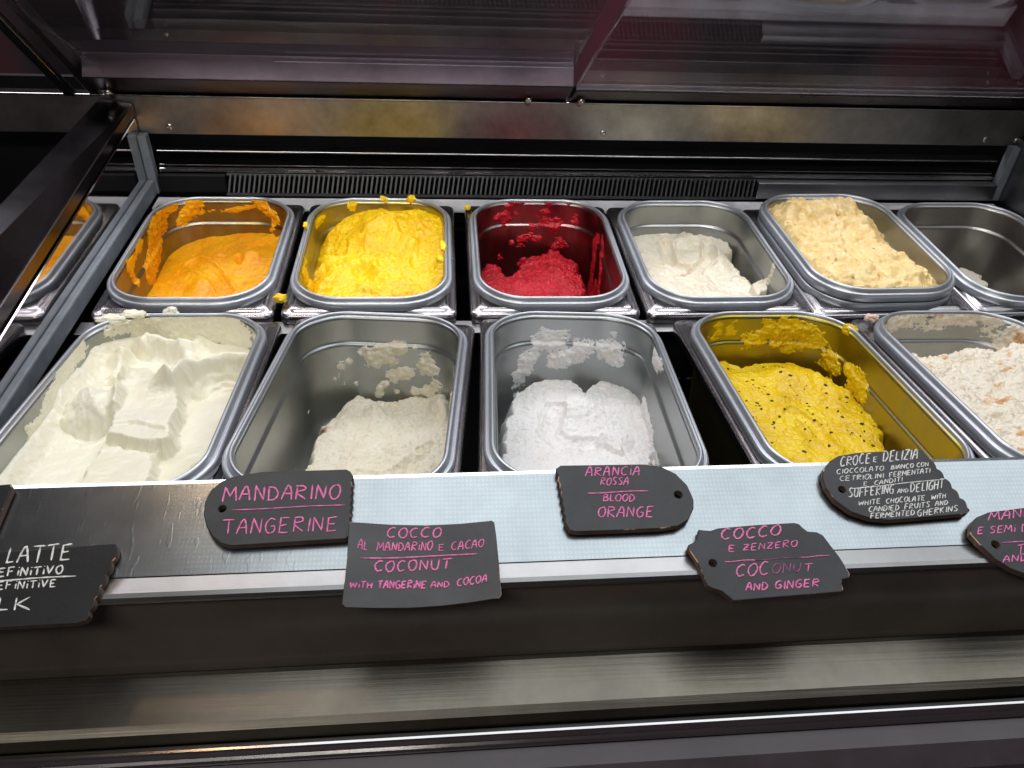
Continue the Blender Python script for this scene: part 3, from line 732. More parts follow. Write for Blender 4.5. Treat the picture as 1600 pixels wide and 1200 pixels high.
# --- milk: smooth slabs and scoop marks
P = PANS['milk']
def h_milk(X, Y):
    q = lambda a, b, z=-.015: P.px(a, b, z)
    wx = X + .004*fbm(X, Y, .03, 91, 3); wy = Y + .004*fbm(X, Y, .03, 95, 3)
    h = -0.024 + .004*sstep(-.02, .10, Y) + texture(X, Y, 'smooth', 20)
    # curved spatula hollow on the right with fine ridges, its raised lip above
    c = q(352, 612); dx, dy = (wx-c[0])/.040, (wy-c[1])/.046; rr = np.hypot(dx, dy); up = sstep(-.15, .55, dy-.25*dx)
    h += .017*np.exp(-((rr-1.12)/.17)**2)*up - .009*np.clip(1-rr*rr, 0, 1)*up
    h += .0009*np.sin(rr*38+3*fbm(X, Y, .02, 22, 2))*sstep(1.1, .9, rr)*up
    # folds of pulled gelato towards the back
    h += .018*np.exp(-(line_d(wx, wy, [q(185, 560), q(235, 540), q(285, 552)])[0]/.010)**2)
    h += .011*np.exp(-(line_d(wx, wy, [q(318, 512), q(305, 550), q(282, 592), q(262, 612)])[0]/.009)**2)
    h += .007*np.exp(-(line_d(wx, wy, [q(185, 570), q(178, 592), q(200, 604)])[0]/.006)**2) + .006*np.exp(-(line_d(wx, wy, [q(120, 570), q(160, 545), q(180, 520)])[0]/.007)**2)
    h -= .018*bump_at(wx, wy, q(205, 552), .018, .008) + .014*bump_at(wx, wy, q(262, 530), .022, .006, .2) + .010*bump_at(wx, wy, q(172, 594), .005, .004) + .008*bump_at(wx, wy, q(310, 602), .006, .006)
    h += scrape(wx, wy, [q(130, 600), q(118, 640), q(135, 668)], .012, .003, 29, .2)
    # rounded lump on the left
    a = q(148, 640); h += .023*np.clip(1-(((wx-a[0])/.027)**2+((wy-a[1])/.030)**2), 0, 1)**.8
    a = q(125, 615); h += .008*np.clip(1-(((wx-a[0])/.026)**2+((wy-a[1])/.034)**2), 0, 1)**.8
    # two broken slabs, the upper lapping over the lower
    sl = (wx-q(230, 640)[0])*.10
    h += slab(wx, wy, [q(190, 596), q(225, 584), q(262, 604), q(285, 628), q(272, 690), q(256, 702), q(168, 690), q(178, 640)], .0165, .0040, 23, .0014)*(1+sl*4)
    h += slab(wx, wy, [q(158, 692), q(245, 704), q(240, 720), q(228, 800), q(90, 800), q(130, 740)], .0095, .0036, 25, .0014)
    d, u, sd = line_d(X, Y, [q(165, 676), q(215, 670), q(264, 682)]); h -= .0026*np.exp(-(d/.0022)**2)*(1+.8*fbm(X, Y, .01, 28, 3))
    h += scrape(X, Y, [q(300, 715), q(322, 728)], .004, .002, 24) + .004*bump_at(X, Y, q(312, 712), .006, .004)
    e = rr_sdf(X, Y, IHX, PANS['milk'].ihy, IR)
    h += .012*sstep(-.016, .0, e)*sstep(.0, -.06, X)                       # melted edge drawn up the left wall
    return h
root, _ = make_gelato(P, '', h_milk, G['milk'], step=.0007)
tag(root, 'smooth milky white gelato with broken slabs and scoop marks', 'gelato', GROUP)
W = P.wall
wall_smears(P, [([W(150, 510, 'back'), W(200, 500, 'back'), W(230, 498, 'back')], .016, .006, .6), ([W(230, 520, 'back'), W(300, 510, 'back'), W(330, 515, 'back')], .020, .003, .8), ([W(345, 520, 'back'), W(390, 535, 'back')], .020, .002, .9),
                ([W(400, 560, 'right'), W(404, 545, 'right')], .016, .002, .8), ([W(130, 540, 'left'), W(100, 600, 'left'), W(60, 680, 'left')], .012, .002, .9), ([W(170, 540, 'back'), W(165, 570, 'left')], .014, .002, .9), ([W(265, 492, 'back')], .007, .004, .5)], G['milk'], root, 21)
lump(root, P.px(175, 500, .010), (.016, .007, .005), G['milk'], 60); lump(root, P.px(210, 492, .012), (.012, .006, .004), G['milk'], 61); lump(root, P.px(267, 487, .012), (.007, .005, .004), G['milk'], 62)
# --- ivory: half scraped
P = PANS['ivory']
def h_ivory(X, Y):
    q = lambda a, b, z=-.075: P.px(a, b, z)
    m = poly_sdf(X, Y, [q(465, 800), q(480, 720), q(500, 665), q(530, 635), q(560, 612), q(600, 620), q(660, 614), q(690, 596), q(720, 600), q(760, 800)]) + .005*fbm(X, Y, .018, 31, 4)
    body = -0.078 + .030*sstep(.02, -.10, Y) + texture(X, Y, 'crumb', 31)*.9
    body += .010*bump_at(X, Y, q(585, 640), .010, .012) + .016*bump_at(X, Y, q(690, 640), .012, .03, .2) + .006*bump_at(X, Y, q(620, 700), .035, .014, .5)
    body += scrape(X, Y, [q(560, 720, -.06), q(600, 735, -.06), q(650, 700, -.06)], .012, .004, 33)
    return body - .05*sstep(-.004, .016, m)
root, _ = make_gelato(P, '', h_ivory, G['ivory'], step=.0007)
tag(root, 'ivory coconut gelato with cocoa flecks, scraped away at the back', 'gelato', GROUP)
W = P.wall
wall_smears(P, [([W(577, 556, 'back'), W(600, 552, 'back'), W(625, 548, 'back')], .010, .005, 1.2), ([W(590, 565, 'back'), W(610, 560, 'back')], .008, .005, 1.1), ([W(496, 625, 'back'), W(508, 590, 'back'), W(530, 573, 'back')], .0075, .004, .8), ([W(478, 645, 'left'), W(496, 615, 'back')], .003, .002, 1),
                ([W(614, 586, 'back'), W(640, 580, 'back')], .0075, .004, .9), ([W(526, 598, 'back'), W(536, 596, 'back')], .004, .003, 1), ([W(670, 570, 'back'), W(682, 582, 'back'), W(686, 600, 'back')], .011, .006, 1.0), ([W(672, 605, 'back'), W(690, 630, 'back')], .010, .006, .9), ([W(645, 600, 'back'), W(648, 612, 'back')], .005, .004, 1.1),
                ([W(702, 560, 'right'), W(708, 590, 'right'), W(706, 640, 'right')], .007, .003, 1.0), ([W(648, 542, 'back')], .003, .002, 1), ([W(592, 542, 'back'), W(618, 543, 'back')], .0035, .002, 1.2), ([W(547, 565, 'back')], .004, .003, 1), ([W(593, 615, 'back'), W(597, 602, 'back'), W(604, 598, 'back')], .005, .006, .5), ([W(557, 599, 'back')], .003, .002, 1), ([W(620, 610, 'back')], .004, .002, 1.2)], G['ivory'], root, 33)
# --- white
P = PANS['white']
def h_white(X, Y):
    q = lambda a, b, z=-.06: P.px(a, b, z)
    m = poly_sdf(X, Y, [q(780, 800), q(785, 700), q(800, 620), q(830, 594), q(870, 584), q(900, 590), q(915, 606), q(940, 588), q(970, 584), q(1000, 600), q(1015, 640), q(1025, 700), q(1010, 800)]) + .004*fbm(X, Y, .018, 36, 4)
    body = -0.062 + .024*sstep(.02, -.10, Y) + texture(X, Y, 'crumb', 36)*.8
    body += .012*bump_at(X, Y, q(905, 640), .026, .030) - .016*bump_at(X, Y, q(905, 608), .010, .004, -.1) + .005*bump_at(X, Y, q(850, 610), .03, .02)
    body += scrape(X, Y, [q(870, 640), q(860, 670), q(880, 690), q(930, 690)], .010, .005, 37) + .006*bump_at(X, Y, q(965, 690), .02, .012, .6)
    body += slab(X, Y, [q(940, 680), q(968, 700), q(975, 712), q(955, 705), q(930, 690)], .005, .002, 38)
    return body - .05*sstep(-.003, .014, m)
root, _ = make_gelato(P, '', h_white, G['white'], step=.0007)
tag(root, 'snow white gelato with a few tan specks and a small tear', 'gelato', GROUP)
W = P.wall
wall_smears(P, [([W(795, 615, 'back'), W(812, 578, 'back'), W(845, 538, 'back'), W(870, 528, 'back')], .010, .003, .9), ([W(786, 660, 'left'), W(784, 620, 'left'), W(800, 590, 'left')], .012, .002, .9), ([W(850, 535, 'back'), W(875, 538, 'back')], .012, .004, 1.0), ([W(865, 562, 'back'), W(890, 556, 'back'), W(912, 548, 'back')], .011, .006, .7), ([W(900, 540, 'back'), W(905, 548, 'back')], .007, .003, 1),
                ([W(948, 545, 'back'), W(985, 558, 'back'), W(1010, 580, 'back'), W(1025, 600, 'back')], .0125, .006, .6), ([W(984, 535, 'back'), W(1005, 545, 'back')], .009, .005, 1.1), ([W(1018, 560, 'right'), W(1028, 570, 'right')], .008, .004, 1.2), ([W(1020, 680, 'right'), W(1008, 640, 'right'), W(1015, 710, 'right')], .012, .005, .9), ([W(790, 650, 'left'), W(786, 700, 'left')], .014, .003, .8),
                ([W(858, 518, 'back')], .003, .002, 1), ([W(882, 519, 'back')], .003, .002, 1), ([W(960, 522, 'back')], .004, .001, 1.2), ([W(1022, 700, 'right'), W(1030, 725, 'right')], .006, .002, 1.2)], G['white'], root, 37)
# --- seeded yellow
P = PANS['seeded']
def h_seed(X, Y):
    q = lambda a, b, z=-.04: P.px(a, b, z)
    m = poly_sdf(X, Y, [q(1100, 560), q(1160, 570), q(1200, 565), q(1250, 570), q(1300, 595), q(1330, 615), q(1370, 650), q(1392, 710), q(1400, 800), q(1150, 800)]) + .005*fbm(X, Y, .016, 41, 4)
    body = -0.040 + texture(X, Y, 'sorbet', 41)*1.1 + .006*bump_at(X, Y, q(1250, 590), .03, .02) + scrape(X, Y, [q(1240, 645), q(1275, 665), q(1300, 700)], .008, .004, 42)
    return body - .07*sstep(-.003, .014, m)
root, (gx, gy, GH) = make_gelato(P, '', h_seed, G['seeded'], step=.0007)
tag(root, 'vivid yellow gelato dotted with small black seeds', 'gelato', GROUP)
W = P.wall
wall_smears(P, [([W(1172, 532, 'back'), W(1195, 524, 'back'), W(1215, 520, 'back')], .010, .006, .9), ([W(1218, 525, 'back'), W(1250, 520, 'back'), W(1275, 524, 'back')], .014, .008, .8), ([W(1280, 525, 'back'), W(1320, 530, 'back')], .010, .008, .8), ([W(1225, 508, 'back'), W(1240, 505, 'back')], .008, .004, 1), ([W(1228, 545, 'back')], .008, .005, .9), ([W(1300, 560, 'right'), W(1305, 572, 'right')], .012, .007, .9),
                ([W(1262, 555, 'back'), W(1272, 565, 'back')], .005, .003, 1), ([W(1325, 580, 'right')], .008, .004, 1), ([W(1335, 595, 'right'), W(1345, 608, 'right')], .014, .006, .9), ([W(1123, 518, 'back'), W(1112, 530, 'left')], .008, .003, 1.1), ([W(1140, 518, 'back')], .008, .003, 1.1), ([W(1195, 502, 'back'), W(1208, 508, 'back')], .006, .002, 1.1), ([W(1295, 600, 'right'), W(1300, 590, 'right')], .008, .006, 1.0)], G['seeded'], root, 43)
bm = bmesh.new()
for _k in range(330):
    i = rnd.randrange(8, len(gx)-8); j = rnd.randrange(4, len(gy)-8)
    if GH[j, i] < -.055 or rr_sdf(gx[i], gy[j], IHX, P.ihy, IR) > -.008: continue
    if float(fbm(np.array(gx[i]), np.array(gy[j]), .02, 88, 3)) < rnd.uniform(-.7, .35): continue
    r_ = rnd.choice((.0004, .0005, .0007, .0009, .0012, .0014))
    mt = Matrix.Translation((gx[i], gy[j], GH[j, i]+.0002)) @ Matrix.Rotation(rnd.uniform(0, 3.1), 4, 'Z') @ Matrix.Diagonal((r_*1.5, r_*.9, r_*.7, 1))
    bmesh.ops.create_icosphere(bm, subdivisions=2, radius=1, matrix=mt)
sd_ = bm_obj('seeds', bm, plain('black_seed', (0.010, 0.007, 0.005), .35), root, True); sd_['kind'] = 'stuff'
# --- caramel
P = PANS['caramel']
def h_car(X, Y):
    q = lambda a, b, z=-.025: P.px(a, b, z)
    h = -0.013 + texture(X, Y, 'crumb', 51)*1.3 + .006*bump_at(X, Y, q(1500, 570), .03, .02)
    m = Y - .092 - .012*fbm(X, Y, .02, 53, 4)
    return h - .03*sstep(-.004, .012, m) + .010*sstep(.02, .07, X)*sstep(.02, .09, Y)
root, _ = make_gelato(P, '', h_car, G['caramel'], step=.0007)
tag(root, 'off-white gelato streaked with caramel bits, almost filling its pan', 'gelato', GROUP)
W = P.wall
wall_smears(P, [([W(1380, 510, 'back'), W(1415, 500, 'back'), W(1440, 495, 'back')], .012, .004, 1.0), ([W(1470, 502, 'back'), W(1520, 495, 'back'), W(1560, 500, 'back')], .012, .004, 1.1), ([W(1380, 530, 'left'), W(1400, 545, 'left')], .012, .003, 1.0), ([W(1540, 520, 'right'), W(1580, 530, 'right'), W(1600, 550, 'right')], .018, .006, .9)], G['caramel'], root, 55)
lump(root, P.px(1362, 497, .010), (.007, .005, .004), gelato_mat('pink_gelato_bit', [(0.72, 0.48, 0.36), (0.80, 0.62, 0.50)], 60), 70)
# loose drips that fell on the pan frames
def drip(px, py, z, r, mat, label, seed):
    p = at_z(px, py, z); o = empty('gelato_drip', p); tag(o, label, 'drip'); lump(o, (0, 0, 0), r, mat, seed, 'drip_body'); return o
drip(438, 466, .004, (.0062, .005, .0045), G['yellow'], 'small yellow gelato drip on the frame between orange and yellow pans', 80)
drip(730, 324, .003, (.004, .004, .003), G['yellow'], 'tiny yellow crumb on the back corner of the red pan frame', 81)
drip(1328, 516, .014, (.007, .006, .0055), G['seeded'], 'yellow gelato blob stuck on the rim of the seeded pan', 82)

# ------------------------------------------------------------------ chalk signs
def board_mat(name, seed, wear=0.5, base=(0.022, 0.023, 0.026)):
    m, N, L, P = newmat(name)
    c = coords(N, L); n = noise(N, L, c, 14+seed, 6, .65); n.inputs['Distortion'].default_value = .6
    r = ramp(N, [(.3, base), (.72, tuple(x*2.1 for x in base))]); L.new(n.outputs[0], r.inputs[0]); L.new(r.outputs[0], P.inputs['Base Color'])
    P.inputs['Roughness'].default_value = .46; P.inputs['Specular IOR Level'].default_value = .42
    b = N.new('ShaderNodeBump'); b.inputs['Strength'].default_value = .25; b.inputs['Distance'].default_value = .0003
    n2 = noise(N, L, c, 420, 4); L.new(n2.outputs[0], b.inputs['Height']); L.new(b.outputs[0], P.inputs['Normal'])
    return m
def edge_mat(name, col=(0.16, 0.095, 0.065), chip=(0.62, 0.36, 0.24), at=.60):
    m, N, L, P = newmat(name)
    c = coords(N, L); n = noise(N, L, c, 55, 4, .6)
    r = ramp(N, [(.3, tuple(x*.5 for x in col)), (at-.02, col), (at+.03, chip)]); L.new(n.outputs[0], r.inputs[0]); L.new(r.outputs[0], P.inputs['Base Color'])
    P.inputs['Roughness'].default_value = .75
    return m
BEV = edge_mat('chipped_board_edge', (0.03, 0.026, 0.024), (0.60, 0.36, 0.26), .585)
WOOD = edge_mat('board_wood_side', (0.17, 0.105, 0.075), (0.40, 0.25, 0.17), .66)
def chalk(name, col, fade=0.0):
    m, N, L, P = newmat(name)
    c = coords(N, L); n = noise(N, L, c, 260, 4, .7); n2 = noise(N, L, c, 28, 2, .5)
    lo = tuple(x*(.62-.4*fade) + .03*fade for x in col)
    r = ramp(N, [(.36, lo), (.58, col)]); L.new(n.outputs[0], r.inputs[0]); L.new(r.outputs[0], P.inputs['Base Color'])
    P.inputs['Roughness'].default_value = .8; P.inputs['Specular IOR Level'].default_value = .2
    return m
PINK = chalk('pink_chalk_pen', (0.88, 0.23, 0.50)); PINKF = chalk('faded_pink_chalk_pen', (0.50, 0.13, 0.30), .8); WHITE = chalk('white_chalk_pen', (0.80, 0.80, 0.78))
G_ = {  # one-line capitals on a unit box: strokes of points
 'A': [[(0, 0), (.25, .7), (.5, 1), (.75, .7), (.9, 0)], [(.15, .4), (.85, .42)]],
 'B': [[(.08, 0), (.08, 1)], [(.08, 1), (.6, .95), (.65, .7), (.1, .53)], [(.1, .53), (.75, .45), (.8, .12), (.08, 0)]],
 'C': [[(.85, .92), (.5, 1), (.12, .7), (.1, .3), (.4, 0), (.9, .1)]],
 'D': [[(.1, 0), (.1, 1)], [(0, .98), (.55, .92), (.92, .5), (.6, .08), (.02, 0)]],
 'E': [[(.85, 1), (.1, .97), (.1, 0), (.88, .03)], [(.1, .5), (.7, .53)]],
 'F': [[(.85, 1), (.1, .97), (.1, 0)], [(.1, .5), (.7, .53)]],
 'G': [[(.85, .92), (.5, 1), (.12, .7), (.1, .3), (.4, 0), (.85, .1), (.85, .45), (.5, .45)]],
 'H': [[(.1, 0), (.1, 1)], [(.85, 0), (.85, 1)], [(.1, .5), (.85, .52)]],
 'I': [[(.5, 0), (.5, 1)]], 'i': [[(.5, 0), (.5, .68)], [(.5, .92), (.52, .98)]],
 'K': [[(.1, 0), (.1, 1)], [(.85, 1), (.12, .48), (.9, 0)]],
 'L': [[(.12, 1), (.1, .02), (.85, .05)]],
 'M': [[(0, 0), (.14, 1), (.5, .35), (.86, 1), (1, 0)]],
 'N': [[(.08, 0), (.1, 1), (.85, .03), (.87, 1)]],
 'O': [[(.5, 1), (.15, .8), (.05, .4), (.35, 0), (.75, .1), (.95, .55), (.75, .95), (.48, 1)]],
 'P': [[(.1, 0), (.1, 1)], [(.02, .98), (.7, .95), (.78, .65), (.1, .48)]],
 'R': [[(.1, 0), (.1, 1)], [(.02, .98), (.7, .95), (.78, .68), (.12, .5), (.9, 0)]],
 'S': [[(.85, .93), (.45, 1), (.15, .8), (.45, .55), (.82, .3), (.6, .03), (.1, .07)]],
 'T': [[(0, .97), (1, 1)], [(.5, .98), (.48, 0)]],
 'U': [[(.08, 1), (.12, .3), (.45, 0), (.8, .2), (.88, 1)]],
 'V': [[(.05, 1), (.45, 0), (.92, 1)]], 'W': [[(0, 1), (.2, 0), (.5, .7), (.75, 0), (1, 1)]],
 'Y': [[(.05, 1), (.5, .5)], [(.95, 1), (.35, 0)]],
 'Z': [[(.08, .97), (.9, 1), (.1, .02), (.92, .05)], [(.25, .5), (.78, .52)]],
 '(': [[(.7, 1.1), (.35, .6), (.6, -.1)]], ')': [[(.3, 1.1), (.65, .6), (.4, -.1)]],
 'P ': [],
}
NARROW = {'I': .42, 'i': .40, '(': .5, ')': .5, 'L': .8, 'M': 1.2, 'W': 1.25}
def catmull(pts, n=7):
    pts = np.array(pts); P = np.vstack([2*pts[0]-pts[1], pts, 2*pts[-1]-pts[-2]]); out = []
    for i in range(1, len(P)-2):
        for t in np.linspace(0, 1, n, endpoint=False):
            a, b, c, d = P[i-1:i+3]
            out.append(.5*((2*b)+(-a+c)*t+(2*a-5*b+4*c-d)*t*t+(-a+3*b-3*c+d)*t**3))
    out.append(P[-2]); return np.array(out)
SHARP = set('AEFHIKLMNTVWZY')
def stroke_verts(V, F, pts3, n, wd, th):
    m = len(pts3)
    if m < 2: return
    tan = np.gradient(pts3, axis=0); tan /= np.linalg.norm(tan, axis=1)[:, None]+1e-12
    side = np.cross(tan, n); side /= np.linalg.norm(side, axis=1)[:, None]+1e-12
    b0 = len(V); K_ = 8
    for i in range(m):
        w_ = wd*(.55 if i in (0, m-1) else 1.0)*(1+.22*math.sin(i*1.7+b0*.37))
        for k in range(K_):
            a = 2*math.pi*k/K_; V.append(pts3[i] + side[i]*w_*math.cos(a) + n*th*math.sin(a))
    for i in range(m-1):
        for k in range(K_):
            k2 = (k+1) % K_; F.append((b0+i*K_+k, b0+i*K_+k2, b0+(i+1)*K_+k2, b0+(i+1)*K_+k))
    F.append(tuple(b0+k for k in range(K_))); F.append(tuple(b0+(m-1)*K_+k for k in range(K_))[::-1])
SIGN_T = 0.0050
class Sign:
    """A board lying on the sloped ledge; lift is the gap between ledge and the board's underside."""
    def __init__(s, label, outline, hole=None, lift=0.0012, thick=SIGN_T, seed=0, group='chalk flavour signs on the ledge', bend=0.0, round_=0, tilt=0.0, hole_r=5.0, board=None):
        s.n = LN.copy()
        s.thick = thick; s.bend = bend
        ctr_px = np.mean(outline, axis=0)
        base = np.array([0, LT[0], LT[1]])
        g = on_plane(ctr_px[0], ctr_px[1], base, LN)           # the ledge itself runs a little askew
        base = base + np.array([0, yaw_shift(g[0]), 0])
        s.p0 = base + LN*(lift+thick)
        if tilt:
            piv = on_plane(ctr_px[0], ctr_px[1], s.p0, s.n); s.p0 = piv
            s.n = np.array((Matrix.Rotation(tilt, 3, 'X') @ Vector(s.n)))
        ctr = on_plane(ctr_px[0], ctr_px[1], s.p0, s.n)
        s.ex = np.array([1.0, 0, 0]); s.ex -= s.n*(s.ex @ s.n); s.ex /= np.linalg.norm(s.ex); s.ey = np.cross(s.n, s.ex); s.c = ctr
        R = Matrix((s.ex, s.ey, s.n)).transposed()
        s.root = empty('flavour_sign', ctr); s.root.rotation_euler = R.to_euler()
        tag(s.root, label, 'sign', group)
        out = [s.uv(a, b) for a, b in outline]
        cu = bpy.data.curves.new('board', 'CURVE'); cu.dimensions = '2D'; cu.fill_mode = 'BOTH'
        bv = min(.0006, thick*.25)
        cu.extrude = thick/2-bv; cu.bevel_depth = bv; cu.bevel_resolution = 1; cu.offset = -bv
        def spl(pts):
            sp = cu.splines.new('POLY'); sp.points.add(len(pts)-1); sp.use_cyclic_u = True
            for k, (x, y) in enumerate(pts): sp.points[k].co = (x, y, 0, 1)
        spl(out)
        if hole is not None:
            hx, hy = s.uv(*hole); r_ = abs(s.uv(hole[0]+hole_r, hole[1])[0]-hx)
            spl([(hx+r_*math.cos(t)*1.0, hy+r_*math.sin(t)) for t in np.linspace(0, 2*math.pi, 24, endpoint=False)][::-1])
        tmp = bpy.data.objects.new('tmp', cu); COL.objects.link(tmp)
        dg = bpy.context.evaluated_depsgraph_get(); me = bpy.data.meshes.new_from_object(tmp.evaluated_get(dg)); bpy.data.objects.remove(tmp)
        me.materials.clear()
        for mm in (board or board_mat('chalkboard', seed), BEV, WOOD): me.materials.append(mm)
        if bend:
            bm = bmesh.new(); bm.from_mesh(me)
            hh = max(abs(x) for x, y in out)
            for k in np.linspace(-.94, .94, 31):
                bmesh.ops.bisect_plane(bm, geom=bm.verts[:]+bm.edges[:]+bm.faces[:], plane_co=(k*hh, 0, 0), plane_no=(1, 0, 0))
            bm.to_mesh(me); bm.free()
        for p in me.polygons:
            nz = p.normal.z; p.material_index = 0 if nz > .95 else (1 if nz > .25 else 2); p.use_smooth = False
        hw = max(abs(x) for x, y in out); s.hw = hw
        for v in me.vertices:
            v.co.z += -thick/2 + s.bz(v.co.x)
        b = link('board', me, s.root); s.V, s.F = {}, {}
    def bz(s, x): return s.bend*(x/s.hw)**2 if s.bend else 0.0
    def uv(s, px, py):
        d = on_plane(px, py, s.p0, s.n)-s.c; return float(d @ s.ex), float(d @ s.ey)
    def put(s, pts_px, mat, wpx=1.9):
        P = []
        for a, b in pts_px:
            x, y = s.uv(a, b); P.append((x, y, s.bz(x)+.00012))
        P = np.array(P); x0, _ = s.uv(800, 850); x1, _ = s.uv(801, 850); wd = wpx*abs(x1-x0)*.43
        V = s.V.setdefault(mat, []); F = s.F.setdefault(mat, [])
        stroke_verts(V, F, P, np.array([0, 0, 1.0]), wd, .00022)
    def text(s, txt, x0, y0, x1, y1, h, mat, wpx=2.6, shear=0.12, jit=.05, up=(0, -1)):
        """Capitals along the baseline (x0,y0)-(x1,y1) of the photograph, h pixels tall."""
        adv = [(.55 if ch == ' ' else NARROW.get(ch, 1.0)) for ch in txt]; tot = sum(adv) - .14; pos = 0
        bx, by = np.array([x0, y0], float), np.array([x1-x0, y1-y0], float)/tot
        rr_ = random.Random(len(txt)*31+int(x0))
        for ch, a in zip(txt, adv):
            if ch != ' ':
                ww = a*(.80 if a < 1 else .82); dy = rr_.uniform(-jit, jit)*h; sc = 1+rr_.uniform(-jit, jit)*1.3; sh = shear+rr_.uniform(-.05, .05)
                for st in G_[ch]:
                    q = []
                    for u, v in st:
                        u2 = u+rr_.uniform(-jit, jit)*.8; v2 = v+rr_.uniform(-jit, jit)*.6
                        p = bx + by*(pos+u2*ww) + np.array([sh*h*v2, -h*v2*sc+dy]); q.append(p)
                    if ch in SHARP and not (ch == 'A' and len(st) > 2):
                        qq = [];
                        for a_, b_ in zip(q[:-1], q[1:]):
                            qq += [a_*(1-t)+b_*t for t in (0, .2, .5, .8)]
                        q = qq+[q[-1]]
                    else: q = catmull(q, 5) if len(q) > 2 else [q[0]*(1-t)+q[1]*t for t in np.linspace(0, 1, 5)]
                    s.put(q, mat, wpx)
            pos += a
    def line(s, x0, y0, x1, y1, mat, wpx=2.4):
        s.put([(x0+(x1-x0)*t, y0+(y1-y0)*t+.5*math.sin(t*7)) for t in np.linspace(0, 1, 24)], mat, wpx)
    def done(s):
        for mat in s.V:
            me = bpy.data.meshes.new('lettering'); me.from_pydata([tuple(v) for v in s.V[mat]], [], s.F[mat]); me.update(); smooth(me)
            link('lettering', me, s.root, (mat,))
def arc(cx, cy, rx, ry, a0, a1, n=10):
    return [(cx+rx*math.cos(math.radians(t)), cy+ry*math.sin(math.radians(t))) for t in np.linspace(a0, a1, n)]
def scallop(p, q, n, amp):
    """A wavy edge from p to q that bites inward by amp pixels (left of travel)."""
    p, q = np.array(p, float), np.array(q, float); d = q-p; nrm = np.array([d[1], -d[0]])/np.linalg.norm(d); out = []
    for k in range(n):
        for t in (0, .25, .5, .75):
            s_ = (k+t)/n; out.append(tuple(p+d*s_+nrm*amp*math.sin(math.pi*t)))
    out.append(tuple(q)); return out

# MANDARINO / TANGERINE
o = [(541, 733), (547, 736), (552, 744)] + scallop((552, 748), (548, 828), 7, -2.2) + [(546, 836), (540, 842), (360, 853)]
o += [(345, 849), (332, 838), (322, 822), (318, 803), (320, 784), (329, 766), (344, 753), (362, 745), (390, 740), (410, 737)]
s = Sign('rounded black wooden sign reading Mandarino Tangerine in pink', o, (347, 795), seed=1, hole_r=6.0)
s.text('MANDARINO', 348, 783, 532, 779, 22, PINK, 3.6); s.line(363, 797, 540, 789, PINK, 2.2); s.text('TANGERINE', 347, 835, 528, 829, 23, PINK, 3.0); s.done()
# COCCO AL MANDARINO E CACAO: a thin bent card
o = [(548, 818), (560, 818), (610, 820), (665, 820.5), (720, 819), (768, 816), (772, 819), (775, 840), (779, 880), (783.5, 932), (780, 937), (740, 942), (690, 947), (640, 950), (590, 951), (540, 951.5), (535, 946), (539, 910), (543, 870), (546, 823)]
s = Sign('thin bent rectangular sign reading Cocco al mandarino e cacao in pink', o, None, lift=.0050, thick=.0011, seed=2, bend=.0030, board=board_mat('grey_card', 3, base=(0.034, 0.035, 0.038)))
s.text('COCCO', 604, 841, 690, 839, 15, PINK, 3.2); s.text('AL', 559, 859, 575, 862, 14, PINK, 2.2); s.text('MANDARiNO', 589, 862, 676, 860, 13, PINK, 2.6); s.text('E', 685, 861, 694, 861, 9, PINK, 2.2); s.text('CACAO', 705, 861, 756, 856, 12, PINK, 2.4)
s.line(564, 874, 746, 867, PINK, 2.8); s.text('COCONUT', 584, 894, 705, 889, 16, PINK, 3.2)
s.text('WiTH', 547, 920, 582, 920, 9, PINK, 3.0); s.text('TANGERiNE', 590, 920, 666, 919, 11, PINK, 3.2); s.text('AND', 673, 919, 702, 918, 9, PINK, 2.6); s.text('COCOA', 714, 917, 761, 911, 11, PINK, 2.6); s.done()
# ARANCIA ROSSA
o = [(876, 727), (1010, 725), (1034, 729), (1056, 740), (1074, 758), (1084, 780), (1084, 794), (1076, 812), (1060, 822), (1030, 826), (960, 829), (900, 831), (890, 829)]
o += scallop((882, 815), (869, 738), 6, -2.4)[0:] + [(869, 732)]
s = Sign('rounded black wooden sign reading Arancia Rossa Blood Orange in pink', o, (1060, 773), seed=4, hole_r=6.2)
s.text('ARANCiA', 915, 744.5, 1000, 742.5, 14, PINK, 2.8); s.text('ROSSA', 938, 758, 982, 757, 11, PINK, 2.6); s.line(917, 771, 1013, 767, PINK, 2.6); s.text('BLOOD', 942, 783, 992, 784, 11, PINK, 2.6); s.text('ORANGE', 934, 808, 1021, 808, 16, PINK, 2.8); s.done()
# COCCO E ZENZERO: plaque with notched corners
o = [(1092, 827), (1098, 828), (1110, 829), (1122, 825), (1180, 820), (1240, 816.5), (1248, 818), (1254, 824), (1262, 830), (1276, 831), (1286, 836), (1298, 852), (1312, 870), (1328, 896), (1327, 903), (1316, 906), (1316, 912), (1318, 921), (1315, 925), (1230, 932), (1146, 939), (1138, 932), (1128, 924), (1112, 919), (1105, 915), (1098, 898), (1088, 876), (1075, 857), (1076, 851), (1086, 846), (1090, 838)]
s = Sign('notched corner black plaque reading Cocco e Zenzero in pink', o, (1114, 880), seed=6, hole_r=6.0, lift=.0012)
s.text('COCCO', 1126, 843.5, 1220, 836.5, 15, PINK, 3.4); s.text('E', 1138, 862, 1149, 862, 10, PINK, 2.8); s.text('ZENZERO', 1160, 861, 1246, 854, 10, PINK, 2.2)
s.line(1132, 878, 1180, 875, PINK, 2.2); s.line(1180, 875, 1250, 871, PINKF, 1.0); s.line(1250, 871, 1297, 868, PINK, 1.8)
s.text('COC', 1149, 902, 1202, 897, 18, PINK, 3.0); s.text('ONU', 1206, 897, 1252, 893, 15, PINKF, 1.8); s.text('T', 1256, 894, 1270, 893, 12, PINK, 2.2)
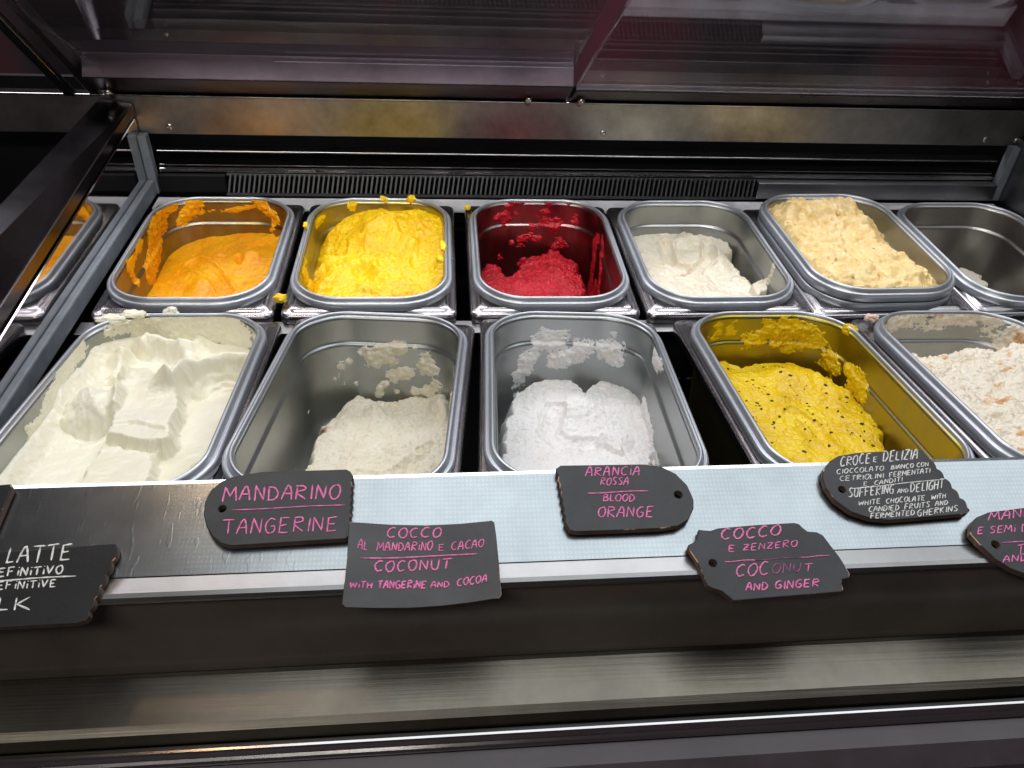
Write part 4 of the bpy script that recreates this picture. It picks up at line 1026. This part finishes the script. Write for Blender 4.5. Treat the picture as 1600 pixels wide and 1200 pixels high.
s.text('AND', 1165, 923, 1200, 921, 11, PINK, 3.0); s.text('GINGER', 1210, 921, 1280, 916, 12, PINK, 3.0); s.done()
# CROCE E DELIZIA
o = [(1310, 712), (1340, 707), (1430, 702.5), (1440, 703), (1448, 711), (1452, 717)] + scallop((1452, 717), (1512, 792), 5, 3.0)[1:] + [(1516, 797), (1511, 803), (1440, 809), (1390, 813), (1360, 810), (1330, 800), (1305, 782), (1290, 762), (1285, 745), (1287, 732), (1297, 720)]
s = Sign('rounded black sign with small white writing, headed Croce e Delizia', o, (1316, 765), seed=8, hole_r=5.5)
s.text('CROCE', 1312, 729, 1360, 724, 15, WHITE, 2.6); s.text('E', 1364, 722, 1370, 722, 8, WHITE, 2.2); s.text('DELIZIA', 1379, 722, 1434, 717, 16, WHITE, 2.6)
s.text('CIOCCOLATO', 1307, 741, 1381, 735, 7, WHITE, 2.0); s.text('BIANCO CON', 1392, 734, 1451, 728.5, 6.5, WHITE, 2.0)
s.text('CETRIOLINI', 1312, 752, 1381, 747, 7.5, WHITE, 2.0); s.text('FERMENTATI', 1389, 746, 1453, 739, 7.5, WHITE, 2.0); s.text('E', 1349, 759, 1355, 759, 6, WHITE, 1.8); s.text('CANDITI', 1366, 758.5, 1410, 752, 6.5, WHITE, 2.0)
s.line(1328, 764, 1475, 749, WHITE, 2.0)
s.text('SUFFERING', 1325, 778, 1396, 771, 14, WHITE, 2.4); s.text('AND', 1402, 771, 1419, 769, 6, WHITE, 1.8); s.text('DELIGHT', 1422, 770, 1475, 763, 14, WHITE, 2.4)
s.text('WHITE', 1341, 790, 1376, 787, 7.5, WHITE, 2.0); s.text('CHOCOLATE', 1384, 787, 1445, 782, 8, WHITE, 2.0); s.text('WITH', 1455, 781, 1478, 778, 7, WHITE, 2.0)
s.text('CANDIED', 1357, 800, 1405, 797, 8, WHITE, 2.0); s.text('FRUITS', 1413, 796, 1453, 792, 8, WHITE, 2.0); s.text('AND', 1461, 791, 1481, 789, 7, WHITE, 2.0)
s.text('FERMENTED', 1360, 811, 1429, 805, 8, WHITE, 2.0); s.text('GHERKINS', 1433, 807, 1497, 798, 9, WHITE, 2.0); s.done()
# MANDARINO E SEMI at the picture's edge
o = [(1545, 800), (1640, 788), (1760, 776), (1800, 830), (1815, 868), (1760, 900), (1640, 905), (1610, 900), (1580, 889), (1555, 873), (1530, 850), (1516, 834), (1517, 820), (1526, 808)]
s = Sign('rounded black sign cut off by the picture edge, reading Mandarino e semi', o, (1556, 851), seed=10, hole_r=6.0)
s.text('MANDARINO', 1544, 814, 1690, 800, 14, PINK, 2.8); s.text('E SEMi (PAPAVERO)', 1527, 835, 1700, 822, 11, PINK, 2.4); s.line(1565, 848, 1720, 836, PINK, 2.0); s.text('TANGERINE', 1588, 868, 1720, 858, 16, PINK, 2.2); s.text('AND POPPY', 1567, 879, 1680, 870, 10, PINK, 2.4); s.done()
# LATTE DEFINITIVO, chipped wavy edge
o = [(-120, 868), (60, 858), (150, 850.5), (181, 849), (184, 856)] + scallop((184, 858), (140, 955), 5, 2.8) + [(140, 962), (133, 970), (118, 974), (60, 977), (-60, 984), (-160, 988), (-170, 900)]
s = Sign('jet black sign with a wavy chipped side, reading Latte Definitivo in white', o, None, seed=12, lift=.0010, board=board_mat('jet_board', 13, base=(0.006, 0.006, 0.007)))
s.text('LATTE', 9, 881, 112, 875, 24, WHITE, 3.4, shear=.22); s.text('DEFiNiTiVO', -18, 902, 98, 896, 13, WHITE, 3.0, shear=.2); s.line(-40, 910, 119, 900, WHITE, 2.8); s.text('DEFiNiTiVE', -18, 922, 88, 917, 12, WHITE, 2.6, shear=.2); s.text('MiLK', -60, 956, 50, 953, 20, WHITE, 3.2, shear=.2); s.done()
# a further sign, only its corner in view
o = [(-120, 764), (5, 757), (16, 756), (19, 762), (-10, 830), (-30, 836), (-140, 842)]
s = Sign('plain black sign corner at the ledge end above the Latte sign', o, None, seed=14, board=board_mat('jet_board_two', 15, base=(0.006, 0.006, 0.007))); s.done()
